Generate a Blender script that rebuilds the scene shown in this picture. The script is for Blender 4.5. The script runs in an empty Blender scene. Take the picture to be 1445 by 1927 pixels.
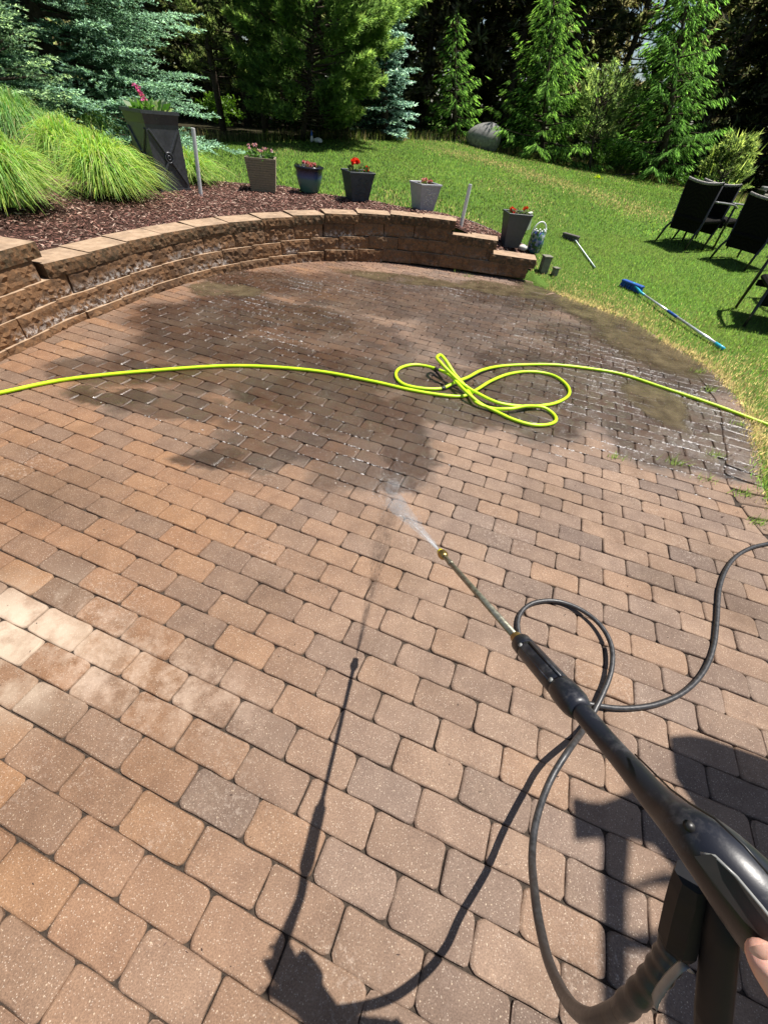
import bpy, math, random
import numpy as np
from mathutils import Vector, Matrix
random.seed(7)
rng = np.random.default_rng(7)
C = bpy.context.scene.collection
sc = bpy.context.scene
rad = math.radians

# ------------------------------------------------------------------ camera, sky, sun, exposure
CW = np.array([[0.9928405, 0.1194475, 0.0], [0.0848614, -0.7053629, 0.7037483], [0.0840610, -0.6987099, -0.7104493]])  # rows: world axes in camera axes
CF = 741.19
CH = 1.50234
cam_d = bpy.data.cameras.new('camera')
cam = bpy.data.objects.new('camera', cam_d)
C.objects.link(cam)
M = Matrix.Identity(4)
for i in range(3):
    M[i][0] = CW[i][0]
    M[i][1] = -CW[i][1]
    M[i][2] = -CW[i][2]
    M[i][3] = (0, 0, CH)[i]
cam.matrix_world = M
cam_d.sensor_fit = 'HORIZONTAL'
cam_d.sensor_width = 36
cam_d.lens = 36 * CF / 1445
cam_d.clip_start = 0.02
cam_d.clip_end = 600
sc.camera = cam

SUN = Vector((0.3424, 0.1345, 0.9299)).normalized()
world = bpy.data.worlds.new('World')
sc.world = world
world.use_nodes = True
wn = world.node_tree
sky = wn.nodes.new('ShaderNodeTexSky')
sky.sky_type = 'NISHITA'
sky.sun_disc = False
sky.sun_elevation = math.asin(SUN.z)
sky.sun_rotation = math.atan2(SUN.x, SUN.y)
bg = wn.nodes['Background']
wn.links.new(sky.outputs[0], bg.inputs[0])
bg.inputs[1].default_value = 0.06
sd = bpy.data.lights.new('sun', 'SUN')
sd.energy = 5.0
sd.angle = rad(0.53)
sd.color = (1.0, 0.95, 0.88)
so = bpy.data.objects.new('sun', sd)
so.rotation_euler = SUN.to_track_quat('Z', 'Y').to_euler()
so.location = (3, 1, 12)
C.objects.link(so)
sc.view_settings.view_transform = 'Standard'
sc.view_settings.look = 'None'
sc.view_settings.exposure = 0.78
sc.view_settings.gamma = 1
sc.view_settings.use_curve_mapping = False
sc.cycles.max_bounces = 8
sc.cycles.diffuse_bounces = 3
sc.cycles.glossy_bounces = 3
sc.cycles.transparent_max_bounces = 12
sc.cycles.transmission_bounces = 4
sc.cycles.sample_clamp_indirect = 6

def ray(x, y):
    return CW @ np.array([(x - 722.5) / CF, (y - 963.5) / CF, 1.0])
def P(x, y, z=0.0):                       # the place in the yard seen at a photo pixel, at a height
    d = ray(x, y); s = (z - CH) / d[2]
    return np.array([d[0] * s, d[1] * s, z])
def A(x, y, Y):                           # ... at a distance down the garden
    d = ray(x, y); s = Y / d[1]
    return np.array([d[0] * s, Y, CH + d[2] * s])
def D(x, y, dep):                         # ... at a depth from the lens
    d = ray(x, y)
    return np.array([d[0] * dep, d[1] * dep, CH + d[2] * dep])
def proj(p):
    q = CW.T @ (np.asarray(p, float) - np.array([0, 0, CH]))
    return (722.5 + CF * q[0] / q[2], 963.5 + CF * q[1] / q[2], q[2])

# ------------------------------------------------------------------ node helper and materials
class N:
    def __init__(s, name):
        s.m = bpy.data.materials.new(name); s.m.use_nodes = True
        s.t = s.m.node_tree; s.b = s.t.nodes['Principled BSDF']; s.out = s.t.nodes['Material Output']
    def n(s, ty, **k):
        x = s.t.nodes.new('ShaderNode' + ty)
        for a, v in k.items(): setattr(x, a, v)
        return x
    def put(s, sock, v):
        if v is None: return
        if hasattr(v, 'node'): s.t.links.new(v, sock)
        elif isinstance(v, (tuple, list)) and len(v) == 3 and sock.type == 'RGBA': sock.default_value = (*v, 1)
        else: sock.default_value = v
    def ma(s, op, a, b=None, c=None, clamp=False):
        x = s.n('Math', operation=op); x.use_clamp = clamp
        s.put(x.inputs[0], a); s.put(x.inputs[1], b)
        if c is not None: s.put(x.inputs[2], c)
        return x.outputs[0]
    def mix(s, f, a, b, blend='MIX'):
        x = s.n('Mix', data_type='RGBA', blend_type=blend)
        s.put(x.inputs[0], f); s.put(x.inputs[6], a); s.put(x.inputs[7], b)
        return x.outputs[2]
    def pos(s):
        return s.n('NewGeometry').outputs['Position']
    def obj(s):
        return s.n('TexCoord').outputs['Object']
    def noise(s, scale, detail=3, rough=.55, vec=None, dist=0.0):
        x = s.n('TexNoise'); x.inputs['Scale'].default_value = scale; x.inputs['Detail'].default_value = detail
        x.inputs['Roughness'].default_value = rough; x.inputs['Distortion'].default_value = dist
        s.put(x.inputs['Vector'], vec if vec is not None else s.pos())
        return x.outputs[0]
    def vor(s, scale, vec=None, out='Distance', feature='F1', rnd=1.0):
        x = s.n('TexVoronoi', feature=feature); x.inputs['Scale'].default_value = scale
        x.inputs['Randomness'].default_value = rnd
        s.put(x.inputs['Vector'], vec if vec is not None else s.pos())
        return x.outputs[out]
    def mr(s, v, a, b, c=0.0, d=1.0, smooth=False):
        x = s.n('MapRange'); x.clamp = True
        if smooth: x.interpolation_type = 'SMOOTHSTEP'
        s.put(x.inputs[0], v)
        for i, q in enumerate((a, b, c, d)): s.put(x.inputs[i + 1], q)
        return x.outputs[0]
    def ramp(s, v, pts):
        x = s.n('ValToRGB'); cr = x.color_ramp
        while len(cr.elements) < len(pts): cr.elements.new(.5)
        for e, (p, c) in zip(cr.elements, pts): e.position = p; e.color = (*c, 1)
        s.put(x.inputs[0], v)
        return x.outputs[0]
    def attr(s, name, out='Color'):
        return s.n('Attribute', attribute_name=name).outputs[out]
    def bump(s, h, st=.3, d=.01, normal=None):
        x = s.n('Bump'); s.put(x.inputs['Strength'], st); x.inputs['Distance'].default_value = d
        s.put(x.inputs['Height'], h)
        if normal is not None: s.put(x.inputs['Normal'], normal)
        return x.outputs[0]
    def set(s, **k):
        nm = dict(col='Base Color', rough='Roughness', normal='Normal', metal='Metallic', spec='Specular IOR Level', alpha='Alpha',
                  trans='Transmission Weight', coat='Coat Weight', coatr='Coat Roughness', ior='IOR', sss='Subsurface Weight', sssr='Subsurface Radius', ssss='Subsurface Scale')
        for a, v in k.items(): s.put(s.b.inputs[nm[a]], v)
        return s

def plain(name, col, rough=.6, metal=0.0, var=.15, scale=30, bump=.0, spec=.5):
    m = N(name)
    nz = m.noise(scale, 4, vec=m.obj())
    c = m.mix(m.mr(nz, .3, .7), tuple(x * (1 - var) for x in col), tuple(min(1, x * (1 + var)) for x in col))
    m.set(col=c, rough=m.mr(nz, .2, .8, max(.05, rough - .08), min(1, rough + .08)), metal=metal, spec=spec)
    if bump: m.set(normal=m.bump(nz, bump, .003))
    return m.m

def foliage(name, gain=1.0, rough=.55, trans=.25, spec=.35, nv=False):
    m = N(name)
    c = m.attr('col')
    if gain != 1.0: c = m.mix(1.0, c, (gain, gain, gain), 'MULTIPLY')
    m.set(col=c, rough=rough, spec=spec)
    if nv:
        m.t.links.new(m.attr('nv', 'Vector'), m.b.inputs['Normal'])
    tr = m.n('BsdfTranslucent'); m.put(tr.inputs[0], m.mix(1.0, c, (1.2, 1.35, .6), 'MULTIPLY'))
    mx = m.n('MixShader'); mx.inputs[0].default_value = trans
    m.t.links.new(m.b.outputs[0], mx.inputs[1]); m.t.links.new(tr.outputs[0], mx.inputs[2])
    m.t.links.new(mx.outputs[0], m.out.inputs[0])
    return m.m

# wet patches on the paving: (photo x, photo y, radius x in m, radius y in m, turn)
WET = [(430, 590, .50, .55, 0), (360, 640, .45, .35, 0), (470, 660, .55, .30, 0), (640, 700, .60, .36, 0), (560, 745, .5, .26, 0), (700, 790, .42, .28, 0), (765, 850, .17, .26, 0),
       (738, 915, .13, .14, 0), (900, 745, .60, .30, 0), (1030, 760, .50, .30, 0), (1150, 760, .50, .45, 0), (1230, 820, .38, .42, 0), (1300, 780, .40, .5, 0),
       (1230, 690, .60, .6, 0), (1100, 640, .5, .5, 0), (960, 560, .8, .40, 0), (1140, 600, .45, .5, 0), (500, 530, .75, .35, 0), (300, 700, .35, .18, 0), (210, 745, .28, .12, 0),
       (400, 860, .20, .10, 0), (1320, 860, .30, .22, 0), (610, 610, .35, .3, 0), (560, 590, .5, .25, 0), (330, 600, .4, .4, 0), (840, 775, .45, .22, 0), (1000, 690, .5, .45, 0), (1120, 700, .5, .45, 0), (1060, 545, .5, .2, 0), (1000, 785, .45, .24, 0), (900, 780, .35, .16, 0), (660, 760, .4, .22, 0)]
DAMP = [(760, 560, 2.1, .75, 0), (560, 640, 1.25, .95, 0), (1000, 640, 1.3, .95, 0), (1180, 740, .85, .85, 0), (380, 680, .75, .55, 0), (800, 720, 1.0, .5, 0), (600, 800, .75, .42, 0), (690, 880, .42, .26, 0), (1330, 820, .35, .4, 0), (330, 770, .45, .22, 0), (470, 850, .3, .16, 0), (180, 700, .4, .2, 0)]
def blobs(m, lst):
    p = m.pos()
    nz = m.n('TexNoise'); nz.inputs['Scale'].default_value = 2.4; nz.inputs['Detail'].default_value = 5; nz.inputs['Roughness'].default_value = .6
    m.put(nz.inputs['Vector'], p)
    off = m.n('VectorMath', operation='MULTIPLY_ADD')
    m.put(off.inputs[0], nz.outputs[1]); off.inputs[1].default_value = (.5, .5, 0); off.inputs[2].default_value = (-.25, -.25, 0)
    ad = m.n('VectorMath', operation='ADD'); m.put(ad.inputs[0], p); m.put(ad.inputs[1], off.outputs[0])
    fl = m.n('VectorMath', operation='MULTIPLY'); m.put(fl.inputs[0], ad.outputs[0]); fl.inputs[1].default_value = (1, 1, 0)
    cur = None
    for (x, y, rx, ry, a) in lst:
        c = P(x, y)
        s1 = m.n('VectorMath', operation='SUBTRACT'); m.put(s1.inputs[0], fl.outputs[0]); s1.inputs[1].default_value = (c[0], c[1], 0)
        s2 = m.n('VectorMath', operation='MULTIPLY'); m.put(s2.inputs[0], s1.outputs[0]); s2.inputs[1].default_value = (1 / rx, 1 / ry, 0)
        s3 = m.n('VectorMath', operation='LENGTH'); m.put(s3.inputs[0], s2.outputs[0])
        cur = s3.outputs['Value'] if cur is None else m.ma('MINIMUM', cur, s3.outputs['Value'])
    return cur

ang_row = math.atan2(-.287815, .957686)
def paver_mat(name, kind='paver'):
    m = N(name)
    wet = m.mr(blobs(m, WET), 1.36, .84, 0, 1, True)
    damp = m.mr(blobs(m, DAMP), 1.14, .76, 0, .80, True)
    wet = m.ma('MAXIMUM', wet, damp)
    pos = m.pos()
    if kind == 'paver':
        r = m.ma('FRACT', m.ma('ADD', m.attr('rnd', 'Fac'), m.n('ObjectInfo').outputs['Random']))
        sx = m.n('SeparateXYZ'); m.put(sx.inputs[0], pos)
        tan = m.ramp(r, [(0, (.172, .128, .104)), (.16, (.250, .174, .126)), (.34, (.300, .210, .152)), (.50, (.212, .160, .130)), (.66, (.292, .194, .132)), (.82, (.268, .190, .140)), (1, (.188, .140, .112))])
        ora = m.ramp(r, [(0, (.160, .112, .080)), (.16, (.275, .155, .088)), (.34, (.240, .146, .092)), (.50, (.190, .130, .093)), (.66, (.285, .162, .088)), (.82, (.260, .155, .094)), (1, (.195, .128, .088))])
        base = m.mix(m.mr(sx.outputs[0], .3, -1.0), tan, ora)
        big = m.noise(9, 4, .6)
        base = m.mix(m.mr(big, .3, .7, 0, .75), base, m.mix(1.0, base, (.66, .64, .66), 'MULTIPLY'))
        gr = m.noise(260, 2, .7)
        base = m.mix(m.mr(gr, .35, .68, 0, .75), m.mix(1.0, base, (.70, .68, .66), 'MULTIPLY'), m.mix(1.0, base, (1.25, 1.22, 1.18), 'MULTIPLY'))
        # pale aggregate chips in the concrete
        v = m.n('TexVoronoi'); v.inputs['Scale'].default_value = 270; m.put(v.inputs['Vector'], pos)
        sep = m.n('SeparateColor'); m.put(sep.inputs[0], v.outputs['Color'])
        chip = m.ma('MULTIPLY', m.mr(v.outputs['Distance'], .42, .30), m.ma('GREATER_THAN', sep.outputs[0], .84))
        base = m.mix(m.ma('MULTIPLY', chip, .42), base, (.60, .50, .40))
        v2 = m.n('TexVoronoi'); v2.inputs['Scale'].default_value = 120; m.put(v2.inputs['Vector'], pos)
        sep2 = m.n('SeparateColor'); m.put(sep2.inputs[0], v2.outputs['Color'])
        chip2 = m.ma('MULTIPLY', m.mr(v2.outputs['Distance'], .26, .16), m.ma('GREATER_THAN', sep2.outputs[1], .90))
        base = m.mix(m.ma('MULTIPLY', chip2, .5), base, (.62, .50, .36))
        # old whitish lime residue on the pavers at the left
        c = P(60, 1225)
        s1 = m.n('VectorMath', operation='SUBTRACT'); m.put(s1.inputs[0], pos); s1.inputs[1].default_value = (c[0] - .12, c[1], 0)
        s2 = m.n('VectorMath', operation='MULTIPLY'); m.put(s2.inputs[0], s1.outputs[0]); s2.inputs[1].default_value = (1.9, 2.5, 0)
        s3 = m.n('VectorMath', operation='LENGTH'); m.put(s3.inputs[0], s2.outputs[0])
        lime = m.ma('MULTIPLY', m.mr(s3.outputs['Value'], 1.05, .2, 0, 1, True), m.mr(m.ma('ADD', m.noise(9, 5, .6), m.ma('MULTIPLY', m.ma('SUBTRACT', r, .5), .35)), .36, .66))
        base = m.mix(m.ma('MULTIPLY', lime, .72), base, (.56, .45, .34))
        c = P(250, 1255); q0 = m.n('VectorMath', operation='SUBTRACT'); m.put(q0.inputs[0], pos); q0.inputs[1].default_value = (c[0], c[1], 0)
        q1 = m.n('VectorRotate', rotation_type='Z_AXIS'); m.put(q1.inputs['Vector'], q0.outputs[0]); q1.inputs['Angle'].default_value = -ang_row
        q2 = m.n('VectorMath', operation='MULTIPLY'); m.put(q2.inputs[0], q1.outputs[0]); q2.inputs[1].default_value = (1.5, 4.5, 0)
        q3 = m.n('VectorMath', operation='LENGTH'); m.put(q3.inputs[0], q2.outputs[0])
        light_streak_lime = m.ma('MULTIPLY', m.mr(q3.outputs['Value'], 1.1, .2, 0, 1, True), m.mr(m.noise(14, 6, .7), .42, .62))
        base = m.mix(m.ma('MULTIPLY', light_streak_lime, .5), base, (.52, .40, .31))  # pale streak painted as sunlight bounced off windows, mixed with real lime crust
        lime2 = m.ma('MULTIPLY', m.mr(m.noise(2.2, 2), .56, .66), m.mr(m.noise(60, 5, .75), .52, .64))
        grime = m.mr(m.noise(1.3, 5, .65), .48, .66)
        base = m.mix(m.ma('MULTIPLY', grime, .55), base, m.mix(1.0, base, (.58, .55, .50), 'MULTIPLY'))
        base = m.mix(m.ma('MULTIPLY', lime2, .25), base, (.55, .46, .38))
    else:
        base = m.mix(m.mr(m.noise(120, 3), .3, .7), (.018, .013, .010), (.060, .044, .032))
        gr = m.noise(300, 2)
    silt = m.mr(m.noise(2.2, 4, .6), .42, .66, 0, 1)
    wcol = m.mix(1.0, base, (.285, .240, .205), 'MULTIPLY')
    wcol = m.mix(m.ma('MULTIPLY', silt, .50), wcol, (.090, .062, .038))
    col = m.mix(wet, base, wcol)
    drop = m.noise(55, 2, .5)
    bead = m.noise(210, 1, .5)
    rough = m.mix(wet, (.88, .88, .88), m.mix(silt, (.30, .30, .30), (.42, .42, .42)))
    hdry = m.ma('MULTIPLY', gr, .5) if kind == 'paver' else gr
    h = m.ma('ADD', hdry, m.ma('MULTIPLY', m.noise(45, 3), .8))
    nb = m.bump(h, .55, .0035)
    nw = m.bump(m.ma('ADD', m.ma('MULTIPLY', drop, .6), m.ma('MULTIPLY', bead, .4)), m.ma('MULTIPLY', wet, .5), .005, nb)
    m.set(col=col, rough=rough, normal=nw, spec=m.ma('MULTIPLY_ADD', wet, .3, .25))
    m.set(coat=m.ma('MULTIPLY', wet, m.mr(m.noise(16, 3), .42, .6, 0, .8)), coatr=.09)
    m.t.links.new(m.bump(m.ma('ADD', bead, drop), .9, .006), m.b.inputs['Coat Normal'])
    return m.m

def wall_mat(name, cap=False):
    m = N(name)
    r = m.n('ObjectInfo').outputs['Random']
    n1 = m.noise(14, 6, .65); n2 = m.noise(55, 5, .7); n3 = m.noise(3.0, 3)
    base = m.ramp(m.ma('ADD', m.ma('MULTIPLY', n1, .75), m.ma('MULTIPLY', r, .25)), [(.25, (.062, .036, .022)), (.42, (.145, .080, .041)), (.52, (.230, .120, .056)), (.66, (.155, .094, .054)), (.85, (.245, .142, .074))])
    base = m.mix(m.mr(n2, .55, .38, 0, .45), base, (.085, .055, .036))
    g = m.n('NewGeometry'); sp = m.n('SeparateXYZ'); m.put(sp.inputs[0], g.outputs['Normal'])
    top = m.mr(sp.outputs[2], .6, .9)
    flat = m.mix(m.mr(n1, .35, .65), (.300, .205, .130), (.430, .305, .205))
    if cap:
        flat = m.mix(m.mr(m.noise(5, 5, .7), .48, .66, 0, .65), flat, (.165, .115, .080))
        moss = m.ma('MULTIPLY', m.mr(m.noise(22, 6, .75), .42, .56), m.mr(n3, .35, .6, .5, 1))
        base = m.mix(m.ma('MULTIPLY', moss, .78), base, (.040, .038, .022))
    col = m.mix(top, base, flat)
    if not cap:
        o = m.n('SeparateXYZ'); m.put(o.inputs[0], m.obj())
        lo = m.mr(o.outputs[2], .085, .01)
        sx = m.n('SeparateXYZ'); m.put(sx.inputs[0], m.pos())
        whi = m.ma('MULTIPLY', m.ma('MULTIPLY', m.mr(m.noise(26, 6, .75), .47, .56), lo), m.mr(m.noise(2.3, 3), .44, .60))
        whi = m.ma('MULTIPLY', whi, m.mr(sx.outputs[0], .2, -1.2, .25, 1))
        col = m.mix(m.ma('MULTIPLY', whi, .85), col, (.62, .58, .54))
    m.set(col=col, rough=.9, normal=m.bump(m.ma('ADD', m.ma('MULTIPLY', n2, .6), m.noise(130, 4, .7)), .8, .006), spec=.25)
    return m.m

def lawn_mat():
    m = N('lawn_soil')
    n1 = m.noise(40, 5, .7); n2 = m.noise(.9, 3)
    c = m.mix(m.mr(n1, .3, .7), (.055, .105, .018), (.115, .200, .034))
    c = m.mix(m.mr(n2, .45, .7, 0, .35), c, (.16, .13, .04))
    m.set(col=c, rough=.9, normal=m.bump(n1, .8, .03), spec=.1)
    return m.m

MAT = {}
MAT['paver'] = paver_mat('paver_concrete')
MAT['joint'] = paver_mat('joint_sand', 'joint')
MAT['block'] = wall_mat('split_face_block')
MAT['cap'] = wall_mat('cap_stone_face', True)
MAT['lawn'] = lawn_mat()
MAT['grass'] = foliage('grass_blades', 1.0, .7, .25, .15, True)
MAT['leaf'] = foliage('leaves', 1.2, .45, .38, .3)
MAT['needle'] = foliage('needles', 1.5, .8, .38, .08, True)
MAT['needle_far'] = foliage('needles_far', 1.3, .8, .2, .08)
MAT['petal'] = foliage('petals', 1.0, .6, .3)
mm = N('mulch_chips'); mm.set(col=mm.attr('col'), rough=.85, spec=.2); MAT['chips'] = mm.m
mm = N('mulch_soil'); mm.set(col=mm.mix(mm.mr(mm.noise(60, 5, .7), .3, .7), (.022, .013, .010), (.085, .045, .034)), rough=.95, normal=mm.bump(mm.noise(70, 5, .7), 1, .02), spec=.1); MAT['soil'] = mm.m
mm = N('forest_floor'); mm.set(col=mm.mix(mm.mr(mm.noise(5, 6, .7), .3, .7), (.016, .016, .008), (.050, .042, .022)), rough=.95, spec=.1); MAT['floor'] = mm.m
mm = N('bark'); mm.set(col=mm.mix(mm.mr(mm.noise(18, 6, .7), .3, .7), (.028, .021, .016), (.110, .085, .066)), rough=.95, normal=mm.bump(mm.noise(30, 5, .7), 1, .02), spec=.1); MAT['bark'] = mm.m
MAT['green_hose'] = plain('green_hose_rubber', (.50, .78, .014), .38, var=.16, scale=9, bump=.15)
MAT['black_hose'] = plain('black_hose_rubber', (.030, .029, .030), .42, var=.45, scale=60, bump=.3)
mm = N('black_plastic'); oc = mm.obj()
du = mm.ma('MULTIPLY', mm.mr(mm.noise(16, 6, .7, oc), .50, .66), mm.mr(mm.noise(110, 4, .7, oc), .35, .62))
mm.set(col=mm.mix(mm.ma('MULTIPLY', du, .75), (.011, .012, .018), (.115, .110, .115)), rough=mm.mix(du, (.36, .36, .36), (.75, .75, .75)), spec=.45, normal=mm.bump(mm.noise(420, 3, .6, oc), .10, .0006)); MAT['black_plastic'] = mm.m
MAT['shaded_black'] = plain('shaded_black_plastic', (.007, .007, .009), .6, var=.4, scale=30, spec=.25)  # black plastic darkened in colour for the shade of hand and gun body
MAT['dusty_plastic'] = plain('dusty_black_plastic', (.020, .016, .014), .6, var=.5, scale=12, bump=.1)
MAT['yellow_plastic'] = plain('yellow_plastic', (.78, .68, .02), .35)
MAT['brass'] = plain('aged_brass', (.42, .29, .10), .4, metal=.9, var=.4, scale=50)
MAT['lance_steel'] = plain('weathered_steel_tube', (.26, .25, .19), .42, metal=.75, var=.45, scale=70, bump=.2)
MAT['white_pvc'] = plain('white_plastic_pipe', (.62, .62, .62), .4, var=.1)
MAT['charcoal'] = plain('charcoal_plastic', (.036, .038, .044), .36, var=.25)
MAT['dark_slate'] = plain('slate_glaze', (.024, .034, .044), .6, var=.35, scale=22, bump=.3)
MAT['grey_pot'] = plain('dark_grey_fibre', (.050, .056, .064), .5, var=.15)
MAT['pale_pot'] = plain('pale_grey_glaze', (.33, .33, .36), .4, var=.12, bump=.4)
MAT['tan_pot'] = plain('tan_ribbed_stone', (.23, .19, .125), .7, var=.2, scale=40)
mm = N('teal_glaze'); oz = mm.n('SeparateXYZ'); mm.put(oz.inputs[0], mm.obj())
mm.set(col=mm.ramp(mm.ma('ADD', mm.ma('MULTIPLY', oz.outputs[2], 3.2), mm.ma('MULTIPLY', mm.noise(60, 3, vec=mm.obj()), .22)), [(.1, (.060, .150, .120)), (.62, (.075, .165, .150)), (.72, (.060, .100, .220)), (.86, (.050, .055, .110)), (.98, (.012, .013, .020))]), rough=.2); MAT['teal'] = mm.m
mm = N('dark_wicker')
wv = mm.n('TexBrick'); wv.inputs['Scale'].default_value = 42; mm.put(wv.inputs['Vector'], mm.obj()); wv.inputs['Mortar Size'].default_value = .06
mm.set(col=mm.mix(wv.outputs['Fac'], (.008, .006, .004), (.002, .0015, .001)), rough=.8, spec=.15, normal=mm.bump(mm.ma('SUBTRACT', 1.0, wv.outputs['Fac']), .9, .004)); MAT['wicker'] = mm.m
MAT['rail_highlight'] = plain('strand_highlight', (.50, .46, .42), .28, var=.3)  # pale colour paints the sun highlights on the dark woven top rail
MAT['frame_black'] = plain('dark_metal_frame', (.012, .011, .010), .4)
MAT['arm_grey'] = plain('worn_arm_resin', (.20, .20, .19), .35, var=.3)
MAT['blue'] = plain('blue_bristle', (.010, .075, .33), .55, var=.4, scale=80, bump=.6)
MAT['cyan'] = plain('cyan_plastic', (.04, .42, .58), .35)
MAT['aluminium'] = plain('aluminium_pole', (.72, .74, .76), .3, metal=.6)
MAT['pole_grey'] = plain('greenish_metal_pole', (.36, .44, .40), .4, metal=.3, var=.2)
MAT['brush_grey'] = plain('grey_brush_head', (.10, .085, .08), .7, var=.4, scale=80)
MAT['rock'] = plain('granite', (.17, .165, .16), .85, var=.35, scale=14, bump=.8)
MAT['white_stone'] = plain('white_stone', (.62, .60, .55), .6, var=.15)
MAT['cream'] = plain('cream_ceramic', (.60, .62, .48), .45, var=.1)
MAT['white_wire'] = plain('white_painted_wire', (.80, .80, .82), .35, var=.05)
MAT['old_wood'] = plain('weathered_wood', (.17, .165, .12), .85, var=.35, scale=20, bump=.6)
mm = N('mosaic_glass'); v = mm.n('TexVoronoi'); v.inputs['Scale'].default_value = 34; mm.put(v.inputs['Vector'], mm.obj()); sp = mm.n('SeparateColor'); mm.put(sp.inputs[0], v.outputs['Color'])
mm.set(col=mm.ramp(sp.outputs[0], [(.1, (.02, .09, .03)), (.35, (.04, .05, .25)), (.5, (.30, .32, .38)), (.7, (.16, .22, .05)), (.9, (.03, .12, .14))]), rough=.12); MAT['mosaic'] = mm.m
mm = N('skin'); nz = mm.noise(70, 4, vec=mm.obj()); mm.set(col=mm.mix(mm.mr(nz, .3, .7), (.60, .30, .22), (.70, .40, .31)), rough=.48, normal=mm.bump(mm.noise(260, 3, vec=mm.obj()), .25, .001), sss=.25, ssss=.008)
mm.b.inputs['Subsurface Radius'].default_value = (1, .3, .15); MAT['skin'] = mm.m
MAT['nail'] = plain('thumb_nail', (.78, .44, .38), .35, var=.03)
MAT['blocker'] = plain('blocker_wood', (.16, .12, .09), .8, var=.2)  # wood of the added, unseen shade caster
mm = N('water_film'); mm.set(col=mm.mix(mm.mr(mm.noise(6, 5, .65), .3, .7), (.060, .044, .025), (.150, .118, .068)), rough=mm.mr(mm.noise(5, 3), .3, .7, .05, .2), spec=.6)
hz_ = mm.ma('ADD', mm.noise(38, 3, .6), mm.ma('MULTIPLY', mm.noise(150, 2), .35))
mm.set(normal=mm.bump(hz_, .30, .012))
msk = mm.mr(blobs(mm, [(1230, 640, .62, .8, 0), (1130, 580, .55, .6, 0), (1235, 760, .25, .35, 0), (980, 548, .9, .26, 0), (430, 545, .40, .20, 0), (760, 525, .9, .18, 0), (1060, 545, .7, .3, 0), (1250, 660, .3, .35, 0)]), 1.25, .75, 0, 1, True)
msk = mm.ma('MULTIPLY', msk, mm.mr(mm.noise(3.4, 5, .6), .30, .48, .15, .96))
tb = mm.n('BsdfTransparent'); mx = mm.n('MixShader'); mm.put(mx.inputs[0], msk)
mm.t.links.new(tb.outputs[0], mx.inputs[1]); mm.t.links.new(mm.b.outputs[0], mx.inputs[2]); mm.t.links.new(mx.outputs[0], mm.out.inputs[0])
MAT['film'] = mm.m

# ------------------------------------------------------------------ mesh helpers
def mesh(name, V, F, mat, cols=None, smooth=False, rnd=None, nv=None):
    me = bpy.data.meshes.new(name)
    V = np.asarray(V, np.float32)
    if isinstance(F, np.ndarray) and F.ndim == 2:
        k = F.shape[1]; nf = len(F)
        me.vertices.add(len(V)); me.vertices.foreach_set('co', V.ravel())
        me.loops.add(nf * k); me.loops.foreach_set('vertex_index', F.astype(np.int32).ravel())
        me.polygons.add(nf); me.polygons.foreach_set('loop_start', np.arange(0, nf * k, k, dtype=np.int32))
        me.update(calc_edges=True)
    else:
        me.from_pydata([tuple(v) for v in V], [], [tuple(int(i) for i in f) for f in F])
    if cols is not None:
        a = me.color_attributes.new('col', 'FLOAT_COLOR', 'POINT')
        cc = np.ones((len(V), 4), np.float32); cc[:, :3] = cols
        a.data.foreach_set('color', cc.ravel())
    if nv is not None:
        a = me.attributes.new('nv', 'FLOAT_VECTOR', 'POINT'); a.data.foreach_set('vector', np.ascontiguousarray(nv, np.float32).ravel())
    if rnd is not None:
        a = me.attributes.new('rnd', 'FLOAT', 'POINT'); a.data.foreach_set('value', np.asarray(rnd, np.float32))
    if smooth:
        me.polygons.foreach_set('use_smooth', np.ones(len(me.polygons), bool))
    if mat is not None: me.materials.append(mat)
    return me
def link(name, me, parent=None, loc=(0, 0, 0), rz=0.0):
    o = bpy.data.objects.new(name, me); C.objects.link(o)
    o.location = tuple(float(x) for x in loc); o.rotation_euler = (0, 0, rz)
    if parent is not None: o.parent = parent
    return o
def tag(o, label=None, cat=None, group=None, kind=None):
    if label: o['label'] = label
    if cat: o['category'] = cat
    if group: o['group'] = group
    if kind: o['kind'] = kind
    return o
def thing(name, loc, label, cat, group=None, rz=0.0):
    return tag(link(name, None, None, loc, rz), label, cat, group)

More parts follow.
